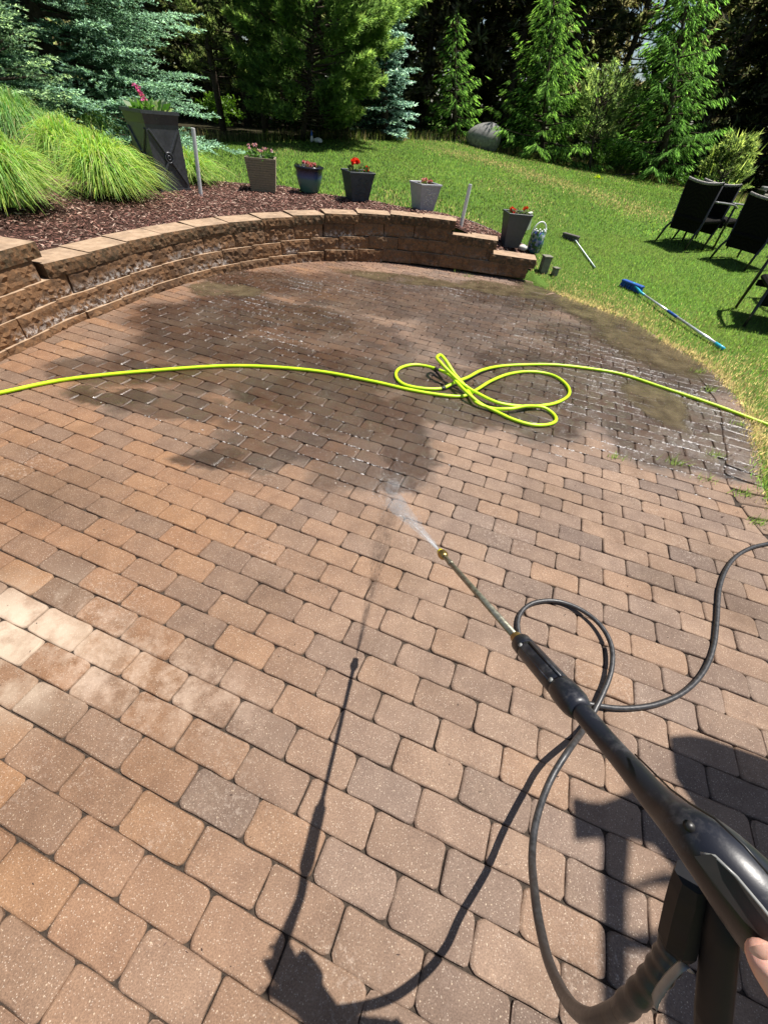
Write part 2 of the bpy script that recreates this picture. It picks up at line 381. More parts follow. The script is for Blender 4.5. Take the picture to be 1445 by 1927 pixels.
class MB:
    def __init__(s): s.v = []; s.f = []
    def add(s, V, F):
        b = len(s.v); s.v += [tuple(float(c) for c in v) for v in V]; s.f += [tuple(int(i) + b for i in f) for f in F]
        return s
    def box(s, c, d, R=None, bev=0.0):
        x, y, z = [k / 2 for k in d]
        if bev > 0:
            b = min(bev, x * .9, y * .9, z * .9); V = []; 
            for zz, q in ((-z, b), (-z + b, 0), (z - b, 0), (z, b)):
                for sx, sy in ((-1, -1), (1, -1), (1, 1), (-1, 1)):
                    V.append((sx * (x - q), sy * (y - q), zz))
            F = [(3, 2, 1, 0), (12, 13, 14, 15)]
            for l in range(3):
                for i in range(4): F.append((l * 4 + i, l * 4 + (i + 1) % 4, l * 4 + 4 + (i + 1) % 4, l * 4 + 4 + i))
        else:
            V = [(sx * x, sy * y, sz * z) for sz in (-1, 1) for sx, sy in ((-1, -1), (1, -1), (1, 1), (-1, 1))]
            F = [(3, 2, 1, 0), (4, 5, 6, 7), (0, 1, 5, 4), (1, 2, 6, 5), (2, 3, 7, 6), (3, 0, 4, 7)]
        if R is not None: V = [tuple(R @ Vector(v)) for v in V]
        return s.add([(v[0] + c[0], v[1] + c[1], v[2] + c[2]) for v in V], F)
    def tube(s, pts, rad_, seg=10, cap=True, squash=None, up=None):
        pts = np.asarray(pts, float); n = len(pts)
        rr = np.full(n, rad_) if np.isscalar(rad_) else np.asarray(rad_, float)
        T = np.gradient(pts, axis=0); T /= np.linalg.norm(T, axis=1)[:, None] + 1e-12
        u = np.array(up if up is not None else ((0, 0, 1) if abs(T[0][2]) < .9 else (1, 0, 0)), float)
        V = []
        for i in range(n):
            u = u - T[i] * (u @ T[i]); u /= np.linalg.norm(u) + 1e-12
            w = np.cross(T[i], u)
            for k in range(seg):
                a = 2 * math.pi * k / seg
                q = 1.0 if squash is None else (squash if np.isscalar(squash) else squash[i])
                V.append(pts[i] + rr[i] * (math.cos(a) * u + q * math.sin(a) * w))
        F = []
        for i in range(n - 1):
            for k in range(seg):
                F.append((i * seg + k, i * seg + (k + 1) % seg, (i + 1) * seg + (k + 1) % seg, (i + 1) * seg + k))
        if cap: F.append(tuple(range(seg))[::-1]); F.append(tuple((n - 1) * seg + k for k in range(seg)))
        return s.add(V, F)
    def lathe(s, prof, c=(0, 0, 0), seg=24):
        V = []; 
        for r, z in prof:
            for k in range(seg):
                a = 2 * math.pi * k / seg; V.append((c[0] + r * math.cos(a), c[1] + r * math.sin(a), c[2] + z))
        F = []
        for i in range(len(prof) - 1):
            for k in range(seg): F.append((i * seg + k, i * seg + (k + 1) % seg, (i + 1) * seg + (k + 1) % seg, (i + 1) * seg + k))
        F.append(tuple(range(seg))[::-1]); F.append(tuple((len(prof) - 1) * seg + k for k in range(seg)))
        return s.add(V, F)
    def obj(s, name, mat, parent=None, loc=(0, 0, 0), smooth=False, rz=0.0):
        o = link(name, mesh(name, s.v, s.f, mat), parent, loc, rz)
        if smooth:
            for p in o.data.polygons: p.use_smooth = True
        return o
def nrm(v): return v / (np.linalg.norm(v, axis=-1, keepdims=True) + 1e-9)
def catmull(pts, n=8, closed=False):
    pts = [np.asarray(p, float) for p in pts]; out = []
    q = [2 * pts[0] - pts[1]] + pts + [2 * pts[-1] - pts[-2]]
    for i in range(1, len(q) - 2):
        p0, p1, p2, p3 = q[i - 1:i + 3]
        for k in range(n):
            t = k / n
            out.append(.5 * ((2 * p1) + (-p0 + p2) * t + (2 * p0 - 5 * p1 + 4 * p2 - p3) * t * t + (-p0 + 3 * p1 - 3 * p2 + p3) * t ** 3))
    out.append(pts[-1])
    return np.array(out)
def resample(pts, step):
    d = np.r_[0, np.cumsum(np.linalg.norm(np.diff(pts, axis=0), axis=1))]
    s = np.arange(0, d[-1], step)
    return np.array([np.interp(s, d, pts[:, i]) for i in range(pts.shape[1])]).T
def inpoly(x, y, poly):
    x = np.asarray(x, float); y = np.asarray(y, float); r = np.zeros(x.shape, bool); n = len(poly)
    for i in range(n):
        x0, y0 = poly[i][:2]; x1, y1 = poly[(i + 1) % n][:2]
        c = ((y0 > y) != (y1 > y)) & (x < (x1 - x0) * (y - y0) / ((y1 - y0) + 1e-12) + x0)
        r ^= c
    return r

# ------------------------------------------------------------------ layout curves
K = 1.0762
base_pts = [(-3.25, -1.0), (-3.02, .6), (-2.93, 1.9), (-2.895, 2.55), (-2.86, 2.9), (-2.83, 3.28), (-2.745, 3.62), (-2.58, 4.27), (-2.30, 4.97), (-1.87, 5.58), (-1.37, 6.06), (-1.02, 6.25), (-.59, 6.41), (-.14, 6.48), (.45, 6.46), (.93, 6.41), (1.60, 6.34)]
wall_c = catmull(base_pts, 10)
wall_s = np.r_[0, np.cumsum(np.linalg.norm(np.diff(wall_c, axis=0), axis=1))]
def wallat(s, off=0.0):
    x = np.interp(s, wall_s, wall_c[:, 0]); y = np.interp(s, wall_s, wall_c[:, 1])
    e = .05
    tx = np.interp(s + e, wall_s, wall_c[:, 0]) - np.interp(s - e, wall_s, wall_c[:, 0]); ty = np.interp(s + e, wall_s, wall_c[:, 1]) - np.interp(s - e, wall_s, wall_c[:, 1])
    l = math.hypot(tx, ty); tx /= l; ty /= l
    return x - ty * off, y + tx * off, math.atan2(ty, tx)      # positive offset: behind the wall
def s_of(fn):
    for i in range(len(wall_c)):
        if fn(wall_c[i]): return wall_s[i]
S_RAISE = s_of(lambda p: p[1] > 3.27)
S_MAIN = s_of(lambda p: p[0] > .42)
S_ST2 = s_of(lambda p: p[0] > 1.02)
S_END = wall_s[-1]
def ztop(x): return float(np.interp(x, [-2.9, -2.58, -1.83, -1.29, -.65, 0, .48], [.440, .463, .484, .513, .543, .565, .570]))
edge_px = [(994, 530), (1051, 553), (1111, 575), (1179, 598), (1221, 621), (1258, 647), (1296, 666), (1345, 700), (1394, 754), (1415, 794), (1425, 837), (1437, 876), (1445, 930)]
edge = [P(*p)[:2] for p in edge_px] + [np.array((2.42, 1.55)), np.array((2.75, .9)), np.array((3.3, .2)), np.array((4.0, -.6)), np.array((4.4, -1.5))]
edge_c = catmull(edge, 8)
patio_poly = [tuple(p) for p in wall_c] + [tuple(p) for p in edge_c] + [(4.4, -3), (-3.4, -3)]
patio_drop = [wallat(s, .235)[:2] for s in np.linspace(0, S_END, 60)] + [tuple(p) for p in edge_c] + [(4.4, -3), (-3.4, -3)]

bed_back_px = [(335, 338, .52), (365, 342, .52), (400, 345, .52), (440, 348, .52), (535, 355, .52), (600, 368, .53), (690, 380, .53), (765, 395, .53), (840, 410, .47), (880, 418, .42), (935, 440, .33), (1000, 470, .20)]
bed_back = [P(*p) for p in bed_back_px]
bed_poly = [wallat(s, .22)[:2] for s in np.linspace(0, S_END - .02, 70)] + [(1.66, 6.60), (1.80, 6.98)] + [tuple(p[:2]) for p in bed_back[::-1]] + [(-6.0, 8.6), (-9.5, 9.3), (-12, 8), (-12, -1)]

# ------------------------------------------------------------------ terrain
ctrl = []
for s in np.linspace(0, S_MAIN, 12):
    x, y, _ = wallat(s, .35); ctrl.append((x, y, ztop(x) - .045 + (.13 if s < S_RAISE - .3 else 0)))
ctrl += [(.75, 6.8, .375), (1.3, 6.75, .225), (1.85, 6.65, .03), (2.3, 6.9, .10)]
for p in edge_c[::9]: ctrl.append((p[0] + .05, p[1] + .05, -.005))
ctrl += [tuple(p) for p in bed_back]
ctrl += [(2.97, 6.2, .07), (3.3, 4.4, .03), (4.1, 5.4, .08), (4.6, 8.6, .25), (5.1, 7.4, .20), (2.7, 8.5, .20), (-6, 6, .60), (-8, 8, .62), (-4.5, 4, .58), (-5, 1, .6), (-7, 11, .58)]
for (x, y, Y) in [(250, 265, 13), (400, 268, 14), (500, 268, 14.6), (600, 264, 15.6), (700, 263, 17.2), (780, 262, 18.6), (860, 262, 19.2), (905, 279, 19.0), (1000, 298, 19.0), (1110, 318, 19.0), (1200, 334, 18.6), (1280, 350, 18), (1400, 385, 16.5)]:
    ctrl.append(tuple(A(x, y, Y)))
ctrl += [(-12, 16, .6), (-5, 24, .6), (2, 25, .9), (9, 25, .6), (16, 20, .4), (14, 10, .3), (10, 3, .1), (-14, 4, .7)]
ctrl = np.array(ctrl, float)
def phi(d): return -np.sqrt(d * d + .25)
nC = len(ctrl)
Kmat = phi(np.linalg.norm(ctrl[:, None, :2] - ctrl[None, :, :2], axis=2)) + np.eye(nC) * .10
Am = np.zeros((nC + 1, nC + 1)); Am[:nC, :nC] = Kmat; Am[:nC, nC] = 1; Am[nC, :nC] = 1
wts = np.linalg.solve(Am, np.r_[ctrl[:, 2], 0])
def terr(x, y):
    x = np.asarray(x, float); y = np.asarray(y, float); sh = x.shape
    q = np.c_[x.ravel(), y.ravel()]; out = np.empty(len(q))
    for i in range(0, len(q), 20000):
        d = np.linalg.norm(q[i:i + 20000, None, :] - ctrl[None, :, :2], axis=2)
        out[i:i + 20000] = phi(d) @ wts[:nC] + wts[nC]
    r = np.linalg.norm(q - [0, 10], axis=1); f = np.clip((r - 16) / 12, 0, 1)
    out = np.clip(out, -.1, 1.3) * (1 - f) + .55 * f
    return out.reshape(sh)
def th(x, y): return float(terr(np.array([x]), np.array([y]))[0])
def axis(a0, a1, fine, far):
    v = list(np.arange(a0, a1 + 1e-6, fine)); st = fine
    lo = []; x = a0
    while x > far[0]: st = min(st * 1.25, 60); x -= st; lo.append(x)
    st = fine; hi = []; x = v[-1]
    while x < far[1]: st = min(st * 1.25, 60); x += st; hi.append(x)
    return np.array(lo[::-1] + v + hi)
gx = axis(-4.5, 6.5, .085, (-400, 400)); gy = axis(.5, 12, .085, (-400, 400))
X, Y = np.meshgrid(gx, gy)
Z = terr(X, Y)
Z[inpoly(X, Y, patio_drop)] = -.16
nx, ny = len(gx), len(gy)
idx = np.arange(nx * ny).reshape(ny, nx)
F = np.stack([idx[:-1, :-1], idx[:-1, 1:], idx[1:, 1:], idx[1:, :-1]], -1).reshape(-1, 4)
tag(link('lawn', mesh('lawn', np.c_[X.ravel(), Y.ravel(), Z.ravel()], F, MAT['lawn'], smooth=True)), kind='structure')
# forest floor, a sheet just above the lawn from the far lawn edge on
fl = [A(x, y, Yd)[:2] for x, y, Yd in [(150, 262, 12.2), (400, 268, 14.3), (500, 268, 15.0), (600, 264, 16.2), (700, 263, 17.6), (780, 262, 18.8), (860, 262, 19.5), (905, 279, 19.4), (1000, 298, 19.3), (1110, 318, 19.2), (1200, 334, 18.9), (1280, 350, 18.3), (1400, 385, 16.8)]]
V = []; 
cols_n = 40
pts = resample(np.array([[-40, 12.0]] + [list(p) for p in fl] + [[30, 14], [60, 10]]), .8)
for p in pts:
    for j in range(16):
        yy = p[1] + (j / 15) ** 2 * 60; V.append((p[0], yy, 0))
V = np.array(V); V[:, 2] = terr(V[:, 0], V[:, 1]) + .012
idx = np.arange(len(pts) * 16).reshape(-1, 16)
F = np.stack([idx[:-1, :-1], idx[1:, :-1], idx[1:, 1:], idx[:-1, 1:]], -1).reshape(-1, 4)
tag(link('forest_floor', mesh('forest_floor', V, F, MAT['floor'], smooth=True)), kind='structure')

# ------------------------------------------------------------------ patio
o = MB(); pv = [(x, y, -.012) for x, y in patio_poly]
from mathutils.geometry import tessellate_polygon
tri_ = tessellate_polygon([[Vector(v) for v in pv]])
patio = link('patio', mesh('patio', pv, [tuple(t) for t in tri_], MAT['joint']))
for p_ in patio.data.polygons:
    if p_.normal.z < 0: p_.flip()
tag(patio, kind='structure')
O0 = np.array([-.355917, .686707]); UD = np.array([.957686, -.287815]); VD = np.array([-.287815, -.957686]); U_, V_ = .226, .110538
def rrect(hx, hy, r, k, jit, rg):
    pts = []
    for cx, cy, a0 in ((hx - r, hy - r, 0), (-hx + r, hy - r, 90), (-hx + r, -hy + r, 180), (hx - r, -hy + r, 270)):
        rr = r * rg.uniform(.65, 1.35)
        if k > 3:
            qx, qy = {0: (hx, 0), 90: (hx / 2.6, hy), 180: (-hx, 0), 270: (-hx / 2.6, -hy)}[a0]
            pts.append((qx + rg.uniform(-1, 1) * jit * 1.5 * (abs(qx) == hx), qy + rg.uniform(-1, 1) * jit * 1.5 * (abs(qy) == hy)))
            if a0 in (90, 270): pts.append((-qx + rg.uniform(-jit, jit) * 0, qy + rg.uniform(-1, 1) * jit * 1.5))
        for i in range(k):
            a = rad(a0 + 90 * i / (k - 1)); pts.append(((cx + (r - rr) * (1 if cx > 0 else -1)) + rr * math.cos(a) + rg.uniform(-jit, jit), (cy + (r - rr) * (1 if cy > 0 else -1)) + rr * math.sin(a) + rg.uniform(-jit, jit)))
    return pts
def paver_geo(poly, rg, lo=-.05, bev=.0048, dz=0.0):
    p = np.array(poly); c = p.mean(0); n = len(p); V = []
    for z, q in ((lo, 0), (-bev, 0), (-.0022, bev * .55), (0, bev * 1.4)):
        d = np.linalg.norm(p - c, axis=1)[:, None]
        pp = c + (p - c) * (1 - q / d * 1.25)
        tl = (pp - c) @ np.array([rg.uniform(-.014, .014), rg.uniform(-.026, .026)])
        for (x, y), t in zip(pp, tl): V.append((x, y, z + dz + (0 if z == lo else t)))
    F = []
    for l in range(3):
        for i in range(n): F.append((l * n + i, l * n + (i + 1) % n, l * n + n + (i + 1) % n, l * n + n + i))
    F.append(tuple(3 * n + i for i in range(n)))
    return V, F
def clip_half(poly, a, nrm):
    out = []
    for i in range(len(poly)):
        p, q = np.array(poly[i]), np.array(poly[(i + 1) % len(poly)]); dp, dq = (p - a) @ nrm, (q - a) @ nrm
        if dp >= 0: out.append(tuple(p))
        if (dp >= 0) != (dq >= 0): out.append(tuple(p + (q - p) * dp / (dp - dq)))
    return out
edge_f = resample(edge_c, .06)
et = np.gradient(edge_f, axis=0); et /= np.linalg.norm(et, axis=1)[:, None]
inn = edge_f + np.c_[et[:, 1], -et[:, 0]] * .231
if not inpoly(np.array([inn[20][0]]), np.array([inn[20][1]]), patio_poly)[0]:
    inn = edge_f - np.c_[et[:, 1], -et[:, 0]] * .231
inner_poly = [tuple(wallat(s, .1)[:2]) for s in np.linspace(0, S_END, 60)] + [tuple(p) for p in inn] + [(4.2, -3), (-3.4, -3)]
rg = random.Random(11)
variants = []
for i in range(14):
    V, F = paver_geo(rrect(U_ / 2 - .0014, V_ / 2 - .0012, .0165, 4, .0014, rg), rg)
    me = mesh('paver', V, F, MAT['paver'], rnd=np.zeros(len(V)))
    me.polygons.foreach_set('use_smooth', [len(p.vertices) == 4 for p in me.polygons]); variants.append(me)
ang = math.atan2(UD[1], UD[0])
cand = []
for v in range(-70, 34):
    for u in range(-32, 36):
        uu = u + (0 if v % 2 == 0 else .5) + .5
        c = O0 + (uu) * U_ * UD + (v + .5) * V_ * VD
        if c[1] < -2.3 or c[0] > 4.4 or c[0] < -3.3 or c[1] > 6.8: continue
        x, y, dpt = proj((c[0], c[1], 0))
        corners = [c + sx * U_ / 2 * UD + sy * V_ / 2 * VD for sx, sy in ((1, 1), (-1, 1), (-1, -1), (1, -1))]
        ins = inpoly([q[0] for q in corners], [q[1] for q in corners], inner_poly)
        if ins.all(): cand.append((dpt, c, None))
        elif ins.any() or inpoly([c[0]], [c[1]], inner_poly)[0]:
            j = int(np.argmin(np.linalg.norm(inn - c, axis=1)))
            if np.linalg.norm(inn[j] - c) < .2:
                nrv = np.array([et[j][1], -et[j][0]])
                if (np.array([0, 3.]) - inn[j]) @ nrv < 0: nrv = -nrv
                loc = [(q - c) for q in corners]
                loc = [(w @ UD, -(w @ VD)) for w in loc]
                nl = np.array([nrv @ UD, -(nrv @ VD)]); al = np.array([(inn[j] - c) @ UD, -((inn[j] - c) @ VD)]) + nl * .001
                poly = clip_half([tuple(np.array(w) * .985) for w in loc], al, nl)
                if len(poly) >= 3:
                    a = abs(sum(poly[k][0] * poly[(k + 1) % len(poly)][1] - poly[(k + 1) % len(poly)][0] * poly[k][1] for k in range(len(poly)))) / 2
                    if a > .0035: cand.append((dpt, c, poly))
            else: cand.append((dpt, c, None))
def size_key(t):
    x, y, d = proj((t[1][0], t[1][1], 0)); vis = d > .1 and -40 < x < 1485 and -40 < y < 1967
    return (0 if vis else 1, t[0])
cand.sort(key=size_key)
def orient(V): 
    return V
nsing = 0; SV = []; SF = []; SR = []
for dpt, c, poly in cand:
    dz = rg.gauss(0, .0009)
    if poly is None and nsing < 262:
        o = link('paver', variants[rg.randrange(14)], patio, (c[0] + rg.gauss(0, .0007), c[1] + rg.gauss(0, .0007), dz), ang + rg.gauss(0, .006) + (math.pi if rg.random() < .5 else 0)); nsing += 1
        continue
    if poly is None: V, F = paver_geo(rrect(U_ / 2 - .0014, V_ / 2 - .0012, .0165, 3, .0012, rg), rg)
    else:
        if sum(poly[k][0] * poly[(k + 1) % len(poly)][1] - poly[(k + 1) % len(poly)][0] * poly[k][1] for k in range(len(poly))) < 0: poly = poly[::-1]
        V, F = paver_geo(poly, rg)
    b = len(SV); r_ = rg.random(); a = ang + rg.gauss(0, .006); ca, sa = math.cos(a), math.sin(a)
    for x, y, z in V: SV.append((c[0] + ca * x - sa * y, c[1] + sa * x + ca * y, z + dz)); SR.append(r_)
    SF += [tuple(i + b for i in f) for f in F]
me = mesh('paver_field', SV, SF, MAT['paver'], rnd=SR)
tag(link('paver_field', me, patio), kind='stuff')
# soldier course along the lawn edge: radial pavers
j = 0; nb = 0
edge_b = resample(edge_c, .1135)
eb = np.gradient(edge_b, axis=0); eb /= np.linalg.norm(eb, axis=1)[:, None]
sgn = 1 if ((inn[20] - edge_f[20]) @ np.array([et[20][1], -et[20][0]])) > 0 else -1
for i in range(2, len(edge_b) - 1):
    if edge_b[i][1] < -1.2: break
    t = eb[i]; n_ = np.array([t[1], -t[0]]) * sgn
    c = edge_b[i] + n_ * .115
    o = link('border_paver', variants[rg.randrange(14)], patio, (c[0], c[1], rg.gauss(0, .001)), math.atan2(n_[1], n_[0]) + rg.gauss(0, .01)); nb += 1
# thin film of silty water lying over the pavers
gxx = np.arange(-3.0, 3.4, .12); gyy = np.arange(1.6, 6.7, .12)
FV = []; FF = []
for x in gxx:
    for y in gyy:
        if inpoly([x + .06], [y + .06], patio_poly)[0]:
            b = len(FV); FV += [(x, y, .0028), (x + .12, y, .0028), (x + .12, y + .12, .0028), (x, y + .12, .0028)]; FF.append((b, b + 1, b + 2, b + 3))
tag(link('water_film', mesh('water_film', FV, FF, MAT['film'])), 'shallow muddy water lying over the far pavers', 'water', kind='stuff')

# ridges and beads of water standing along the joints of the wet paving
MAT['bead'] = (lambda m: m.set(col=(.35, .33, .32), rough=.24, spec=1.0).m)(N('water_bead'))
WB = [(1200, 760, .75, .55, 1.0), (1290, 850, .45, .35, .9), (1120, 840, .50, .16, .8), (1330, 760, .35, .6, .8), (1000, 640, .8, .5, .30), (1180, 680, .6, .5, .55), (470, 570, .6, .45, .55), (640, 600, .6, .4, .25), (520, 640, .7, .3, .35), (600, 540, .8, .3, .45), (700, 860, .45, .3, .25), (560, 800, .6, .3, .18), (860, 545, 1.0, .3, .5), (430, 800, .5, .3, .18)]
r = np.random.default_rng(55); bp = []
for (x, y, rx, ry, w_) in WB:
    c = P(x, y); n = int(1300 * w_ * (rx * ry / .3) ** .8)
    q = c[:2] + r.normal(0, .5, (n, 2)) * [rx, ry]
    d = q - O0; v = np.round((d @ VD) / V_); u = (d @ UD) / U_; on = r.random(n) < .80
    vv = np.where(on, v * V_ + r.normal(0, .0022, n), (d @ VD)); q = O0 + np.outer(d @ UD, UD) + np.outer(vv, VD)
    bp.append(q)
bp = np.concatenate(bp); bp = bp[inpoly(bp[:, 0], bp[:, 1], patio_poly)]
kx = r.random(len(bp)) < np.clip(.55 + np.sin(bp[:, 0] * 9 + bp[:, 1] * 5) * .35 + np.sin(bp[:, 1] * 23 - bp[:, 0] * 6) * .35, .05, 1); bp = bp[kx]; n = len(bp)
ring = np.array([(math.cos(a), math.sin(a)) for a in np.linspace(0, 2 * math.pi, 7)[:-1]])
dome = np.concatenate([np.c_[ring, np.zeros(6)], np.c_[ring * .68, np.full(6, .62)], [[0, 0, .85]]])
DF = [(i, (i + 1) % 6, 6 + (i + 1) % 6, 6 + i) for i in range(6)]; DT = [(6 + i, 6 + (i + 1) % 6, 12) for i in range(6)]
sz = r.uniform(.0018, .0050, n); st_ = r.uniform(1, 2.3, n)
loc = dome[None] * np.stack([sz * st_, sz, sz * .75], 1)[:, None, :]
wx = loc[:, :, 0:1] * UD + loc[:, :, 1:2] * VD + bp[:, None, :]
V = np.concatenate([wx, loc[:, :, 2:3] - .0008], 2).reshape(-1, 3); b = np.arange(n)[:, None] * 13
F = np.concatenate([b + [f[0], f[1], f[2]] for f in DF] + [b + [f[0], f[2], f[3]] for f in DF] + [b + list(f) for f in DT])
tag(link('water_beads', mesh('water_beads', V, F, MAT['bead'], smooth=True)), 'glittering beads of water along the joints of the wet pavers', 'water', kind='stuff')
print('beads', n)

# ------------------------------------------------------------------ retaining wall
wall = thing('retaining_wall', (0, 6.4, 0), 'curved brown split face block retaining wall stepping down at its right end', 'retaining wall')
def rough_block(L, D_, H_, seed, nxs=15, nzs=7, amp=.0055, top_in=.0):
    r = np.random.default_rng(seed); V = []
    xs = np.linspace(-L / 2, L / 2, nxs); zs = np.linspace(0, H_, nzs)
    for k, z in enumerate(zs):
        for i, x in enumerate(xs):
            edge_ = (k in (0, nzs - 1)) or (i in (0, nxs - 1))
            d = (r.uniform(.0, .005) if edge_ else -abs(r.normal(0, amp)) - .002 + r.uniform(0, .006))
            V.append((x + (0 if i in (0, nxs - 1) else r.uniform(-.005, .005)), d, z + (0 if k in (0, nzs - 1) else r.uniform(-.004, .004))))
    F = []
    for k in range(nzs - 1):
        for i in range(nxs - 1):
            a = k * nxs + i
            F += [(a, a + 1, a + nxs + 1), (a, a + nxs + 1, a + nxs)] if (i + k) % 2 else [(a, a + 1, a + nxs), (a + 1, a + nxs + 1, a + nxs)]
    b = len(V); V += [(-L / 2, D_, 0), (L / 2, D_, 0), (L / 2, D_, H_), (-L / 2, D_, H_)]
    topi = [(nzs - 1) * nxs + i for i in range(nxs)]; boti = list(range(nxs))
    F.append(tuple(topi + [b + 2, b + 3])); F.append(tuple(boti[::-1] + [b, b + 1]))
    F.append(tuple([k * nxs for k in range(nzs)][::-1] + [b + 0 + 0][:0] + [b, b + 3][:0]) if False else tuple([b, 0] + [k * nxs for k in range(1, nzs)] + [b + 3]))
    F.append(tuple([b + 1, b + 2] + [k * nxs + nxs - 1 for k in range(nzs)][::-1]))
    F.append((b, b + 3, b + 2, b + 1))
    return V, F
BL = .405
bv = [mesh('wall_block', *rough_block(BL - .001, .24, .1435, 100 + i), MAT['block']) for i in range(10)]
half = [mesh('wall_block', *rough_block(BL / 2 + .002, .24, .1435, 130 + i, 8), MAT['block']) for i in range(3)]
CL = .42
cv = [mesh('cap_stone', *rough_block(CL + .022, .315, .102, 160 + i, 17, 5, .005), MAT['cap']) for i in range(9)]
def place(name, me, s, off, z):
    x, y, a = wallat(s, off)
    link(name, me, wall, (x, y - 6.4, z), a)
course = .1455
def zc(x, k, s):        # top of course k (1..4)
    T = ztop(x) - .102
    return T - (3 - k) * course
for k in (1, 2, 3, 4):
    s0 = .0 if k % 2 else BL / 2
    send = {1: S_END, 2: S_ST2, 3: S_MAIN, 4: S_RAISE}[k]
    s = s0 + .02
    while s + BL * .55 < send:
        L = BL
        rem = send - s
        me = bv[rg.randrange(10)]
        if rem < BL * 1.2 and rem < BL + .03 - 1e-6 and rem < BL * .8: me = half[rg.randrange(3)]; L = BL / 2
        sm = s + L / 2
        x, y, a = wallat(sm)
        place('wall_block', me, sm, .021 * (k - 1) + rg.uniform(-.003, .003), zc(x, k, sm) - .1435)
        s += L
    if send - s > .06:
        me = half[rg.randrange(3)]; sm = send - BL / 4; x, y, a = wallat(sm)
        place('wall_block', me, sm, .021 * (k - 1) + .004, zc(x, k, sm) - .1435 - .001)
def caps(s0, s1, zf, off):
    n = max(1, round((s1 - s0) / CL)); st = (s1 - s0) / n
    for i in range(n):
        sm = s0 + (i + .5) * st; x, y, a = wallat(sm)
        o_ = link('cap_stone', cv[rg.randrange(9)], wall, (*[wallat(sm, off)[0], wallat(sm, off)[1] - 6.4], zf(x) - .102 + rg.uniform(-.001, .001)), a)
        o_.scale = (st / CL * (1.0 if off < .1 else .99), 1, 1)
caps(S_RAISE + .02, S_MAIN + .03, lambda x: ztop(x), .035)
caps(S_RAISE - 3.6, S_RAISE + .045, lambda x: ztop(x) + course, .05)
caps(S_MAIN - .03, S_ST2 + .02, lambda x: .421, .018)
caps(S_ST2 - .01, S_END + .03, lambda x: .272, .0)

# ------------------------------------------------------------------ mulch bed
bx = np.arange(-9, 2.0, .09); by = np.arange(-1, 9.4, .09)
X, Y = np.meshgrid(bx, by)
ins = inpoly(X + .045, Y + .045, bed_poly)
Z = terr(X, Y) + .02 + rng.normal(0, .006, X.shape)
idx = np.arange(X.size).reshape(X.shape)
F = np.stack([idx[:-1, :-1], idx[:-1, 1:], idx[1:, 1:], idx[1:, :-1]], -1)[ins[:-1, :-1]].reshape(-1, 4)
tag(link('mulch_bed', mesh('mulch_bed', np.c_[X.ravel(), Y.ravel(), Z.ravel()], F, MAT['soil'], smooth=True)), kind='structure')
mb = MB(); ep = resample(catmull([np.array([p[0], p[1], 0]) for p in bed_back], 6), .12); ep[:, 2] = terr(ep[:, 0], ep[:, 1]) + .022
mb.tube(ep, .013, 6, squash=.5, up=(0, 0, 1)); tag(mb.obj('bed_edging', MAT['frame_black'], None, smooth=True), 'thin black edging strip between the mulch bed and the lawn', 'edging')
def chips(n, poly_fn, zfn, lmin, lmax, palette, thick=.35):
    xy = poly_fn(n); n = len(xy)
    c = np.c_[xy, zfn(xy[:, 0], xy[:, 1])]
    a = rng.uniform(0, 2 * math.pi, n); el = rng.normal(0, .28, n)
    d = np.c_[np.cos(a) * np.cos(el), np.sin(a) * np.cos(el), np.sin(el)]
    s_ = np.c_[-np.sin(a), np.cos(a), rng.normal(0, .3, n)]
    up = np.cross(d, s_)
    L = rng.uniform(lmin, lmax, n)[:, None] / 2; w = L * rng.uniform(.14, .34, n)[:, None]
    V = np.stack([c - d * L, c + s_ * w, c + d * L, c - s_ * w, c + up * w * thick * 2], 1).reshape(-1, 3)
    b = np.arange(n)[:, None] * 5
    F = np.concatenate([b + [0, 1, 4], b + [1, 2, 4], b + [2, 3, 4], b + [3, 0, 4]])
    col = np.array(palette)[rng.integers(0, len(palette), n)] * rng.uniform(.6, 1.3, n)[:, None]
    return V, F, np.repeat(col, 5, 0)
def in_bed(n):
    x = rng.uniform(-5.6, 1.95, n); y = rng.uniform(2.2, 8.3, n)
    k = inpoly(x, y, bed_poly)
    return np.c_[x, y][k]
pal = [(.160, .075, .055), (.205, .100, .074), (.110, .050, .038), (.27, .155, .12), (.140, .062, .048), (.38, .27, .21), (.08, .04, .032)]
V, F, cc = chips(62000, in_bed, lambda x, y: terr(x, y) + .028 + rng.uniform(0, .015, x.shape), .02, .065, pal)
tag(link('mulch', mesh('mulch', V, F, MAT['chips'], cc)), 'reddish brown shredded bark mulch behind the wall', 'mulch', kind='stuff')
# mulch crumbs washed onto the patio along the wall
def crumbs(n):
    s = rng.uniform(S_RAISE + .4, S_END - .05, n); d = np.abs(rng.gamma(1.4, .16, n)) + .01
    xy = np.array([wallat(a, -b)[:2] for a, b in zip(s, d)])
    w = rng.random(n) < np.interp(xy[:, 0], [-2.6, -1.8, -.9, 0, 1, 1.7], [.08, .3, 1, 1, .6, .35])
    return xy[w]
V1, F1, c1 = chips(9000, crumbs, lambda x, y: np.full(x.shape, .006), .006, .024, [(.30, .17, .13), (.22, .12, .09), (.38, .25, .19), (.12, .07, .05)])
def sc2(n):
    c = np.array([P(*p)[:2] for p in [(880, 640), (1000, 620), (1080, 600), (950, 580), (780, 570), (1120, 660), (760, 620), (700, 560), (850, 560), (1050, 680)]])
    k = rng.integers(0, len(c), n); xy = c[k] + rng.normal(0, .36, (n, 2))
    return xy[inpoly(xy[:, 0], xy[:, 1], patio_poly)]
V2, F2, c2 = chips(4200, sc2, lambda x, y: np.full(x.shape, .006), .006, .024, [(.05, .03, .025), (.10, .06, .045), (.28, .18, .14), (.035, .025, .02)])
